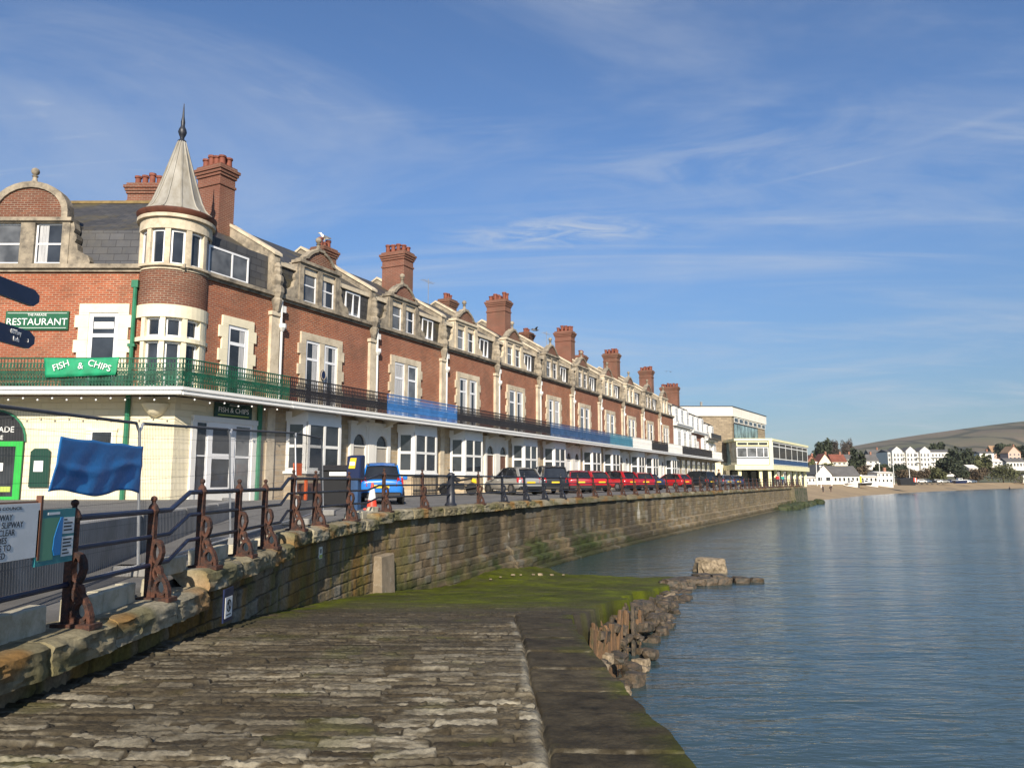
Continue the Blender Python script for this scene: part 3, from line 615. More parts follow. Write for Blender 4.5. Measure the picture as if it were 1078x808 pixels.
# ---------------------------------------------------------------- road, forecourt and the ground inland
def build_ground():
    ys = np.concatenate([np.arange(2.0, 20, 0.5), np.arange(20, 122.2, 1.0)]); t = np.linspace(0, 1, 14)
    xs = np.interp(ys, KP[:, 1], KP[:, 0]) - 0.42
    zk = np.array([kerb_z(v) for v in ys]); zk = np.convolve(np.pad(zk, 4, mode='edge'), np.ones(9) / 9, 'valid') - 0.03
    far = np.array([(-20.4 * 1.0 + math.sin(R(25.8)) * v) / math.cos(R(25.8)) for v in ys]); far = np.where(ys < 25, -12.0, far); far = np.minimum(far, xs - 3)
    X = xs[:, None] * (1 - t) + far[:, None] * t; Y = np.repeat(ys[:, None], 14, 1); zf = np.interp(ys, [0, 9, 20, 24], [2.2, 2.35, 2.8, 2.9])
    Z = zk[:, None] * (1 - t) + zf[:, None] * t
    X = np.concatenate([X[:, :1], X], 1); Y = np.concatenate([Y[:, :1], Y], 1); Z = np.concatenate([Z[:, :1] - 0.6, Z], 1)   # kerb face
    tag(link(grid_mesh('road', X, Y, Z, 'tarmac'), 'road'), kind='structure')
    mb = MB()                              # ground under the buildings, a block down to the sea bed
    g = [(-80, 1), (-4.6, 1), (-4.6, 18), (-3.3, 23)] + [tuple(kpos(s) - np.array([kdir(s)[1], -kdir(s)[0]]) * 0.7) for s in np.linspace(s_at(26), KS[-1], 20)] + [(44, 131), (30, 190), (-80, 190)]
    mb.prism(g, -3, 2.05, 'z'); tag(mb.build('ground', plain('ground', (0.12, 0.11, 0.10), 0.9)), kind='structure')
    pv = MB().prism([(-60, 190), (-60, 25.1), (-10.2, 25.1)] + [tuple(terr(u, -20.15)[:2]) for u in (19, 120)] + [(44, 131), (30, 190)], 2.0, 2.9, 'z')
    tag(pv.build('pavement', plain('paving', (0.27, 0.25, 0.22), 0.9, 0.2, 1.0, (0.18, 0.17, 0.15))), kind='structure')
    qa = MB().prism([tuple(terr(u, -20.2)[:2]) for u in (88, 120)] + [(44, 131), (46.6, 122.6)] + [tuple(kpos(s) - np.array([kdir(s)[1], -kdir(s)[0]]) * 0.5) for s in np.linspace(KS[-1] - 0.5, s_at(88), 12)], 1.9, 2.84, 'z')
    tag(qa.build('quay', 'tarmac'), kind='structure')
build_ground()
# low concrete retaining wall with the shop forecourt behind it
rw = thing('retaining_wall', 'low grey concrete retaining wall behind the mesh fencing in front of the cream shop', 'wall', (-6, 12, 2.3))
def build_rw():
    pts = [(-5.25, 3.0), (-5.35, 6.0), (-5.6, 10.0), (-6.3, 15.0), (-7.2, 20.5), (-8.6, 23.6)]; mb = MB()
    for (a, b), (c, d) in zip(pts[:-1], pts[1:]):
        n = max(1, int(math.hypot(c - a, d - b) / 2.2))
        for i in range(n):
            p = [a + (c - a) * i / n, b + (d - b) * i / n]; q = [a + (c - a) * (i + 1) / n - 0.004, b + (d - b) * (i + 1) / n - 0.02]
            zt = np.interp(p[1], [5, 10, 16, 24], [3.02, 3.06, 3.08, 3.1])
            mb.hexa([(p[0] - .3 + 6, p[1] - 12, -.5), (p[0] + 6, p[1] - 12, -.5), (q[0] + 6, q[1] - 12, -.5), (q[0] - .3 + 6, q[1] - 12, -.5)],
                    [(p[0] - .3 + 6, p[1] - 12, zt - 2.3), (p[0] - 0.03 + 6, p[1] - 12, zt - 2.3), (q[0] - 0.03 + 6, q[1] - 12, zt - 2.3), (q[0] - .3 + 6, q[1] - 12, zt - 2.3)])
    mb.build('concrete', 'concrete', rw, bevel=0.02)
    fc = MB().prism([(p[0] - 0.15, p[1]) for p in pts] + [(-10.2, 25.2), (-40, 25.2), (-40, 3)], 1.9, 3.0, 'z')
    tag(fc.build('forecourt', 'tarmac'), kind='structure')
build_rw()
# ---------------------------------------------------------------- the terrace
CACHE = {}
def part(parent, name, mat, fn, smooth=False, bevel=0.0, key=None):
    """one part; identical parts of different houses share their mesh"""
    k = (name, mat, key)
    if key is None or k not in CACHE:
        mb = MB(); fn(mb); me = mb.mesh(name, mat, smooth)
        if key is None: return link(me, name, parent, bevel)
        CACHE[k] = me
    return link(CACHE[k], name, parent, bevel)
def window(parent, x0, x1, g0, g1, y=0.0, mull=(), trans=(), fw=0.06, mat='upvc', gl='glass', M=None, curtain=None, key=None, d=0.05):
    """frame (part) with one sheet of panes (sub-part); M places it on another wall"""
    M = M or Matrix.Identity(4)
    def fr(mb):
        mb.box(x0, x1, y - d, y, g0, g0 + fw).box(x0, x1, y - d, y, g1 - fw, g1).box(x0, x0 + fw, y - d, y, g0 + fw, g1 - fw).box(x1 - fw, x1, y - d, y, g0 + fw, g1 - fw)
        for m in mull: mb.box(m - fw * .45, m + fw * .45, y - d + .002, y, g0 + fw, g1 - fw)
        ms = [x0 + fw] + sorted(mull) + [x1 - fw]
        for t in trans:
            for a, b in zip(ms[:-1], ms[1:]): mb.box(a + (fw * .45 if a in mull else 0), b - (fw * .45 if b in mull else 0), y - d + .004, y, t - fw * .45, t + fw * .45)
        mb.xf(M)
    f = part(parent, 'window', mat, fr, key=key and ('w', key, x0, x1, g0, g1))
    part(f, 'pane', gl, lambda mb: mb.box(x0 + .01, x1 - .01, y - d * .5, y - .003, g0 + .01, g1 - .01).xf(M), key=key and ('p', key, x0, x1, g0, g1))
    if curtain:
        def cu(mb):
            for a, b in curtain:
                n = 6
                for i in range(n):
                    xa = a + (b - a) * i / n; xb = a + (b - a) * (i + 1) / n
                    mb.box(xa, xb - .003, y - d * .5 - (.008 if i % 2 else .004), y - d * .5 + .002, g0 + fw, g1 - fw)
            mb.xf(M)
        part(f, 'curtain', 'curtain', cu, key=key and ('c', key, x0, x1, g0, g1, str(curtain)))
    return f
def surround(mb, x0, x1, g0, g1, jw=0.28, y=-0.09, head=0.3, quoin=0.13, qh=0.42, mid=()):
    """dressed stone round an opening, with stepped quoins"""
    mb.box(x0 - jw, x1 + jw, y, 0.02, g1, g1 + head)
    k = 0; z = g0
    while z < g1 - 0.02:
        h = min(qh, g1 - z); w = jw + (quoin if k % 2 else 0)
        mb.box(x0 - w, x0, y, 0.02, z, z + h - .004); mb.box(x1, x1 + w, y, 0.02, z, z + h - .004); z += h; k += 1
    for a, b in mid: mb.box(a, b, y + .012, 0.02, g0, g1)
def lattice(mb, x0, x1, y, g0, g1, pitch=0.105, M=None):
    """ornamental cast iron: rails, balusters and rows of curls"""
    mb.box(x0, x1, y - .025, y + .025, g1 - .045, g1).box(x0, x1, y - .015, y + .015, g0, g0 + .035).box(x0, x1, y - .01, y + .01, g0 + .60, g0 + .625).box(x0, x1, y - .01, y + .01, g0 + .20, g0 + .22)
    n = max(1, int(round((x1 - x0) / pitch))); p = (x1 - x0) / n
    for i in range(n + 1):
        x = x0 + p * i; w = .022 if i % 18 == 0 else .009; mb.box(x - w, x + w, y - .009, y + .009, g0 + .035, g1 - .045)
    def ring(cx, cz, rx, rz, k=8):
        w = .013; vs = []
        for i in range(k):
            a = 2 * math.pi * i / k
            for q in (-w, w): vs.append((cx + (rx + q) * math.cos(a), y - .006, cz + (rz + q) * math.sin(a)))
            for q in (-w, w): vs.append((cx + (rx + q) * math.cos(a), y + .006, cz + (rz + q) * math.sin(a)))
        fs = []
        for i in range(k):
            a = i * 4; b = ((i + 1) % k) * 4; fs += [(a, a + 1, b + 1, b), (a + 2, b + 2, b + 3, a + 3), (a + 1, a + 3, b + 3, b + 1), (a, b, b + 2, a + 2)]
        mb.add(vs, fs)
    for i in range(n):
        cx = x0 + p * (i + .5)
        ring(cx, g0 + .11, p * .36, .06); ring(cx, g0 + .335, p * .38, .10); ring(cx, g0 + .50, p * .30, .065); ring(cx, g0 + .725, p * .38, .085, 8)
        mb.box(cx - .007, cx + .007, y - .006, y + .006, g0 + .22, g0 + .60)
W = 6.27
def stock_finial(mb, x, y, g, s=1.0):
    mb.lathe([(.20 * s, g), (.20 * s, g + .06), (.10 * s, g + .12), (.07 * s, g + .28 * s), (.12 * s, g + .33 * s), (.05 * s, g + .37 * s), (.12 * s, g + .43 * s), (.15 * s, g + .52 * s), (.12 * s, g + .61 * s), (.02, g + .67 * s)], (x, y), 10)
def dormer(parent, xc, half, g0, gw, stone, brick, wins, key=None, M=None, round_top=False, top=10.35):
    """stone dormer standing on the eaves: scrolled sides, brick filled shaped gable, ball finial"""
    M = M or Matrix.Identity(4)
    def blk(mb):
        xs = sorted([a for w in wins for a in w]); y0 = -.06; ys = .16
        mb.box(xc - half, xc + half, .1, 2.2, g0, gw + .05)                        # body behind
        mb.box(xc - half, xs[0], y0, ys, g0, gw); mb.box(xs[-1], xc + half, y0, ys, g0, gw)
        for a, b in zip(xs[1:-1:2], xs[2::2]): mb.box(a, b, y0, ys, g0, gw)
        for a, b in wins: mb.box(a, b, y0 + .01, ys, g0, g0 + .06).box(a, b, y0, ys, g0 + 1.47, gw)
        mb.box(xc - half - .07, xc + half + .07, y0 - .08, ys + .2, gw, gw + .12)
        for s in (-1, 1):
            pts = [(0, g0), (.72, g0), (.74, g0 + .14), (.66, g0 + .33), (.44, g0 + .42), (.30, g0 + .52), (.27, g0 + .72), (.18, g0 + .80), (.24, g0 + .92), (.22, g0 + 1.06), (.12, g0 + 1.14), (.16, g0 + 1.28), (.1, g0 + 1.5), (0, gw - .05)]
            mb.prism([(xc + s * (half + a), b) for a, b in pts], -.03, .32, 'y')
        mb.xf(M)
    dm = part(parent, 'dormer', stone, blk, bevel=0.0, key=key and ('d', key))
    hw = half * .93; H = top - gw - .12; b0 = gw + .12
    if round_top: out = [(-hw, 0)] + [(-hw * math.cos(math.pi * i / 14), H * (0.18 + .82 * math.sin(math.pi * i / 14))) for i in range(15)] + [(hw, 0)]
    else:
        prof = [(1.0, 0), (.98, .16), (.80, .24), (.72, .40), (.60, .58), (.42, .78), (.22, .90), (.18, 1.0)]
        out = [(-hw * a, H * b) for a, b in prof] + [(hw * a, H * b) for a, b in prof[::-1]]
    def rim(mb):
        n = len(out); inn = [(a * .84, b * .84) for a, b in out]
        for i in range(n - 1):
            a, b, c, d = out[i], out[i + 1], inn[i + 1], inn[i]
            mb.prism([(xc + a[0], b0 + a[1]), (xc + b[0], b0 + b[1]), (xc + c[0], b0 + c[1]), (xc + d[0], b0 + d[1])], -.10, .3, 'y')
        mb.xf(M)
    part(dm, 'gable', brick, lambda mb: mb.prism([(xc + a * .9, b0 + b * .9) for a, b in out], -.03, .26, 'y').xf(M), key=key and ('g', key))
    part(dm, 'gable_rim', 'stone', rim, key=key and ('r', key))
    part(dm, 'finial', 'stone', lambda mb: (stock_finial(mb, xc, .1, top - .05, .9), mb.xf(M)), smooth=True, key=key and ('f', key))
    for i, (a, b) in enumerate(wins):
        window(parent, a, b, g0 + .06, g0 + 1.47, .10, (), (g0 + .76,), M=M, key=key and (key, i), gl='glass' if i else 'glass_grey', curtain=[(a + .1, a + (b - a) * .45)] if i == 1 else None)
    return dm
def chimney(parent, x, y, g0, g1, wx, wy, nx, ny, name='chimney', mat='brick_uv', pots=0.42, seed=0):
    def st(mb):
        mb.box(x - wx / 2, x + wx / 2, y - wy / 2, y + wy / 2, g0, g1)
        for i in range(4):
            e = .05 + .045 * i if i < 3 else .05; mb.box(x - wx / 2 - e, x + wx / 2 + e, y - wy / 2 - e, y + wy / 2 + e, g1 + .12 * i, g1 + .12 * (i + 1) - .001)
        mb.box(x - wx / 2 - .04, x + wx / 2 + .04, y - wy / 2 - .04, y + wy / 2 + .04, g1 - .40, g1 - .30)
    c = part(parent, name, mat, st)
    rng = random.Random(seed + 11)
    for i in range(nx):
        for j in range(ny):
            px = x + (i - (nx - 1) / 2) * (wx - .1) / max(1, nx) ; py = y + (j - (ny - 1) / 2) * (wy - .05) / max(1, ny); h = pots * rng.uniform(.7, 1.25); z = g1 + .48
            part(c, 'chimney_pot', 'pot', lambda mb: mb.lathe([(.13, z), (.12, z + h * .8), (.155, z + h * .82), (.155, z + h), (.1, z + h + .001), (.1, z + h - .12)], (px, py), 9), smooth=True)
    return c
def bay(parent, x0, x1, key):
    """white ground floor bay with canted sides"""
    pr = .62; cx = .5; P = [(x0, 0), (x0 + cx, -pr), (x1 - cx, -pr), (x1, 0)]
    part(parent, 'bay_plinth', 'stone_terrace', lambda mb: mb.prism([(a, b) for a, b in P], 0, .98, 'z'), key=('bp', key))
    def sill(mb): mb.prism([(P[0][0] - .1, 0), (P[1][0] - .05, -pr - .1), (P[2][0] + .05, -pr - .1), (P[3][0] + .1, 0)], .98, 1.08, 'z')
    part(parent, 'bay_head', 'white', lambda mb: mb.prism([(P[0][0] - .03, 0), (P[1][0], -pr - .03), (P[2][0], -pr - .03), (P[3][0] + .03, 0)], 3.02, 3.4, 'z'), key=('bh', key))
    part(parent, 'bay_sill', 'white', sill, key=('bs', key))
    for (a, b), nl, nm in ((((P[0]), P[1]), 1, 0), ((P[1], P[2]), 2, 1), ((P[2], P[3]), 1, 2)):
        L = math.hypot(b[0] - a[0], b[1] - a[1]); M = Matrix.Translation((a[0], a[1], 0)) @ Matrix.Rotation(math.atan2(b[1] - a[1], b[0] - a[0]), 4, 'Z')
        window(parent, 0.02, L - .02, 1.08, 3.02, .02, [L * i / nl for i in range(1, nl)], (2.05,), .13, 'white', 'glass' if nm != 1 else ('glass', 'glass_grey')[hash(key) % 2 if isinstance(key, int) else 0], M, None, (key, nm), .07)
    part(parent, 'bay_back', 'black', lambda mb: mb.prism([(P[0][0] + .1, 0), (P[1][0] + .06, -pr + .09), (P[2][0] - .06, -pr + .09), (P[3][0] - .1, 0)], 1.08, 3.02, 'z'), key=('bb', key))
def doorway(parent, x0, x1, key, mat):
    def sur(mb):
        r = (x1 - x0) / 2; xc = (x0 + x1) / 2; zs = 2.25; o = []
        for i in range(9):
            a = math.pi * i / 8; o.append((xc + r * math.cos(a), zs + r * math.sin(a) * 1.15))
        for i in range(8):
            (a, b), (c, d) = o[i], o[i + 1]; mb.prism([(a, b), (a, 3.2), (c, 3.2), (c, d)], -.12, .02, 'y')
        mb.box(x0 - .22, x0, -.14, .02, .1, 3.2).box(x1, x1 + .22, -.14, .02, .1, 3.2).box(x0 - .3, x1 + .3, -.2, .02, 3.2, 3.32)
        mb.box(x0, x1, -.1, .02, 2.2, 2.27)
    part(parent, 'door_surround', 'white_render', sur, key=('ds', key))
    part(parent, 'fanlight', 'glass', lambda mb: mb.box(x0, x1, -.03, .004, 2.27, 3.0), key=('fl', key))
    d = part(parent, 'door', mat, lambda mb: (mb.box(x0, x1, -.05, .006, .16, 2.2), mb.box(x0 + .12, x1 - .12, -.062, -.049, .4, 1.0), mb.box(x0 + .12, x1 - .12, -.062, -.049, 1.2, 2.0)), key=('do', key, mat))
    part(d, 'handle', 'rim', lambda mb: mb.ball((x1 - .1, -.09, 1.1), .035, 8), key=('dh', key))
    part(parent, 'doorstep', 'stone_clean', lambda mb: mb.box(x0 - .25, x1 + .25, -.45, 0, 0, .155), key=('dst', key))
ROOF = [(.22, 7.9), (.40, 9.12), (.10, 9.12), (.10, 9.27), (4.2, 11.7), (8.6, 9.2), (8.6, 7.5), (.22, 7.5)]
def house(k, label, rail, dstone='stone', dbrick='brick_uv', mirror=False, door='door_brown', chim=True, doorgap=0.62):
    t = thing('terraced_house', label, 'house', terr(21.9 + W * k, -20.8, 2.9), TERR, 'brick houses of the seafront terrace'); v = 'B' if mirror else 'A'
    part(t, 'ground_floor_wall', 'stone_terrace', lambda mb: mb.box(0, W, 0, 8.6, -.3, 3.46), key=1)
    part(t, 'brick_wall', 'brick_terrace', lambda mb: mb.box(0, W, 0, 8.6, 3.46, 7.66), key=1)
    part(t, 'cornice', 'stone', lambda mb: mb.box(0, W, -.10, .25, 7.66, 7.76).box(0, W, -.20, .25, 7.76, 7.90), key=1)
    part(t, 'roof', 'slate', lambda mb: mb.prism(ROOF[2:], .17, W - .17, 'x'), key=1)
    part(t, 'slate_front', 'slate_hung', lambda mb: mb.prism([(.22, 7.9), (.40, 9.12), (.8, 9.12), (.8, 7.9)], .17, W - .17, 'x'), key=1)
    part(t, 'gutter', 'stone_clean', lambda mb: mb.box(.17, W - .17, .02, .11, 9.10, 9.28), key=1)
    def par(mb):
        mb.prism([(-.06, 7.9), (-.06, 9.40), (.05, 9.52), (4.2, 11.98), (8.6, 9.5), (8.6, 7.6), (.1, 7.6)], -.16, .16, 'x')
    part(t, 'parapet', 'stone', par, key=1)
    part(t, 'parapet_coping', 'stone_clean', lambda mb: mb.prism([(-.12, 9.40), (-.12, 9.50), (.05, 9.64), (4.2, 12.1), (8.7, 9.6), (8.7, 9.5), (4.2, 11.981), (.05, 9.521)], -.22, .22, 'x'), key=1)
    part(t, 'carved_kneeler', 'stone', lambda mb: mb.lathe([(.12, 7.15), (.18, 7.45), (.22, 7.62), (.18, 7.7), (.27, 7.92), (.26, 8.1), (.18, 8.2), (.24, 8.35), (.22, 8.55), (.14, 8.62), (.17, 8.74), (.13, 8.88), (.16, 8.95), (.08, 9.1), (.03, 9.12)], (0, -.12), 7), key=1)
    part(t, 'pilaster', 'stone_clean', lambda mb: mb.box(-.24, .20, -.14, .01, 3.66, 7.15).box(-.3, .26, -.2, .01, 7.0, 7.15), key=1)
    part(t, 'downpipe', 'white', lambda mb: (mb.tube([(.34, -.1, 3.66), (.34, -.1, 6.5)], .055, 8), mb.lathe([(.06, 6.45), (.17, 6.6), (.17, 6.75)], (.34, -.12), 8), mb.tube([(.22, -.18, 6.75), (.22, -.18, 7.66)], .05, 6), mb.box(.24, .46, -.2, -.02, 7.2, 7.45)), key=1)
    dormer(t, 2.55, 1.24, 7.9, 9.5, dstone, dbrick, [(1.56, 2.42), (2.70, 3.56)], key=(dstone, dbrick))
    window(t, 4.45, 5.5, 7.98, 9.05, .24, (5.0,), (), .07, key='rw', gl='glass_grey', d=.14)
    part(t, 'window_surround', 'stone_clean', lambda mb: surround(mb, 1.80, 3.80, 3.68, 6.38, .30, mid=((2.66, 2.94),)), key=1)
    for j, (a, b) in enumerate(((1.80, 2.66), (2.94, 3.80))):
        q = (k * 2 + j * 5 + k // 3) % 4
        window(t, a, b, 3.68, 6.38, .0, (), (5.62,), .11, key=('ff', a, q), gl='glass_grey' if q == 3 else 'glass', curtain=([(b - .42, b - .14)], [(a + .13, a + .3), (b - .3, b - .13)], [(a + .13, b - .13)], None)[q])
    b0 = 2.25 if mirror else .9; bay(t, b0, b0 + 3.05, v)
    dx = (doorgap - .42 + .2) if mirror else W - 1.28
    doorway(t, dx, dx + .88, v, door)
    if mirror: part(t, 'ground_pilaster', 'white_render', lambda mb: mb.box(-.22, .2, -.16, .01, 0, 3.46), key=1)
    else: part(t, 'ground_pilaster', 'stone_clean', lambda mb: mb.box(-.2, .2, -.1, .01, 0, 3.46), key=2)
    balcony(t, 0, W, rail, key=1)
    if mirror and k < 9: chimney(t, 2.0, 4.6, 10.6, 12.15, 1.0, .8, 3, 1, 'rear_chimney', pots=.42, seed=k + 50)
    if chim: chimney(t, 0 if k else -.42, 2.95, 9.3, 12.85, .92 if k else .78, 1.45 if k else 1.25, 2, 4, seed=k)
    if k in (2, 5, 8):                     # television aerial on the ridge
        ax = 5.2
        part(t, 'aerial', 'galv', lambda mb: (mb.tube([(ax, 4.2, 11.6), (ax, 4.2, 13.3)], .022, 5), mb.tube([(ax - .7, 4.2, 13.1), (ax + .6, 4.2, 13.1)], .015, 4), [mb.tube([(ax - .6 + .2 * i, 3.95, 13.1), (ax - .6 + .2 * i, 4.45, 13.1)], .010, 4) for i in range(6)]))
    return t
def balcony(t, x0, x1, rail, key=None, M=None):
    M = M or Matrix.Identity(4)
    part(t, 'balcony_floor', 'soffit', lambda mb: mb.box(x0, x1, -1.0, 0, 3.50, 3.58).xf(M), key=key)
    part(t, 'fascia_board', 'white', lambda mb: mb.box(x0, x1, -1.05, -1.0, 3.38, 3.64).box(x0, x1, -1.11, -1.05, 3.56, 3.66).tube([(x0, -1.11, 3.44), (x1, -1.11, 3.44)], .05, 6).xf(M), key=key)
    part(t, 'balcony_railing', rail, lambda mb: (lattice(mb, x0, x1, -.96, 3.62, 4.60), mb.xf(M)), key=key)
    n = max(1, int((x1 - x0) / 2))
    for i in range(n):
        x = x0 + (x1 - x0) * (i + .5) / n; part(t, 'balcony_bracket', 'soffit', lambda mb: mb.prism([(0, 3.5), (-.9, 3.5), (-.9, 3.42), (0, 3.1)], x - .03, x + .03, 'x').xf(M), key=key and (key, i))
HL = [("brick terraced house with black balcony railing, first beyond the corner turret", 'black_railing'),
      ("brick terraced house with bright blue balcony railing above the blue hatchback", 'blue_railing'),
      ("brick terraced house with black balcony railing and pale cream dormer behind the motorcycle", 'black_railing'),
      ("brick terraced house with black balcony railing and cream dormer, just beyond the cream dormered neighbour", 'black_railing'),
      ("brick terraced house with dark blue balcony railing, nearer of the two dark blue ones", 'navy_railing'),
      ("brick terraced house with dark blue balcony railing, next to the teal railed house", 'navy_railing'),
      ("brick terraced house with teal blue balcony railing", 'teal_railing'),
      ("brick terraced house with white panelled balcony front, next to the teal railed house", 'white'),
      ("narrow looking brick terraced house with black balcony railing between two white fronted balconies", 'black_railing'),
      ("last brick terraced house with white balcony front, next to the white rendered house", 'white')]
for k, (lb, rail) in enumerate(HL):
    house(k, lb, rail, 'stone_clean' if k in (2, 3, 6, 7, 9) else 'stone', 'brick_uv', bool(k % 2), ('door_grey', 'door_grey', 'door_brown', 'door_brown', 'white', 'white', 'door_brown', 'white', 'door_grey', 'white')[k], k % 2 == 0)
def white_house(u0, w, label, wall, rail, nwin, low=0.0, brickbit=False, big=False):
    t = thing('terraced_house', label, 'house', terr(u0, -20.8, 2.9), TERR)
    part(t, 'ground_floor_wall', 'stone_terrace', lambda mb: mb.box(0, w, 0, 8, -.3, 3.46))
    part(t, 'upper_wall', wall, lambda mb: mb.box(0, w, 0, 8, 3.46, 6.9 - low))
    part(t, 'cornice', 'white', lambda mb: mb.box(-.02, w, -.45, .25, 6.9 - low, 7.06 - low).box(-.02, w, -.55, .25, 7.06 - low, 7.2 - low))
    part(t, 'roof', 'slate', lambda mb: mb.prism([(.1, 7.2 - low), (.45, 9.2 - low), (.2, 9.2 - low), (.2, 9.3 - low), (4, 11.0 - low), (8, 9.2 - low), (8, 7 - low)], 0, w, 'x'))
    for i in range(nwin):
        x = w * (i + .5) / nwin
        part(t, 'dormer', 'white_render', lambda mb: mb.box(x - .75, x + .75, -.05, 1.2, 7.2 - low, 9.1 - low))
        window(t, x - .6, x + .6, 7.35 - low, 8.95 - low, -.06, (x,), (8.2 - low,), .07)
        if not brickbit or i % 2 == 0:
            part(t, 'bay_window', 'white', lambda mb: mb.box(x - .85, x + .85, -.3, 0, 3.66, 6.6 - low)); window(t, x - .75, x + .75, 3.8, 6.3 - low, -.31, (x - .25, x + .25), (5.5 - low,), .08)
        else: window(t, x - .5, x + .5, 3.7, 6.0 - low, -.02, (x,), (5.3 - low,), .09)
        window(t, x - .7, x + .7, 1.0, 3.1, -.03, (x,), (2.05,), .1)
    balcony(t, 0, w, rail)
    if big: chimney(t, w * .8, 4.0, 8.8, 12.6, 1.0, 2.3, 2, 6, seed=3)
    elif nwin == 3: chimney(t, 0, 2.95, 9.3, 12.8, .92, 1.45, 2, 4, seed=31)
    return t
white_house(84.6, 8.2, 'white rendered terraced house with long row of white attic windows beyond the brick houses', 'white_render', 'black_railing', 3, 0.0, False, False)
white_house(92.8, 8.4, 'half brick terraced house with broad chimney near the far end of the terrace', 'brick_terrace', 'black_railing', 3, 0.35, True, True)
white_house(101.2, 6.8, 'cream end house of the terrace with low black attic balcony beside the stone theatre', 'cream_paint', 'white', 2, 0.9, False, False)
for c in [c for c in bpy.data.objects if c.type == 'EMPTY' and c.get('label', '').startswith('cream end house')]:
    part(c, 'attic_railing', 'black_railing', lambda mb: mb.box(0, 6.8, -.95, -.9, 6.35, 6.95).box(0, 6.8, -1.0, .1, 6.2, 6.3))
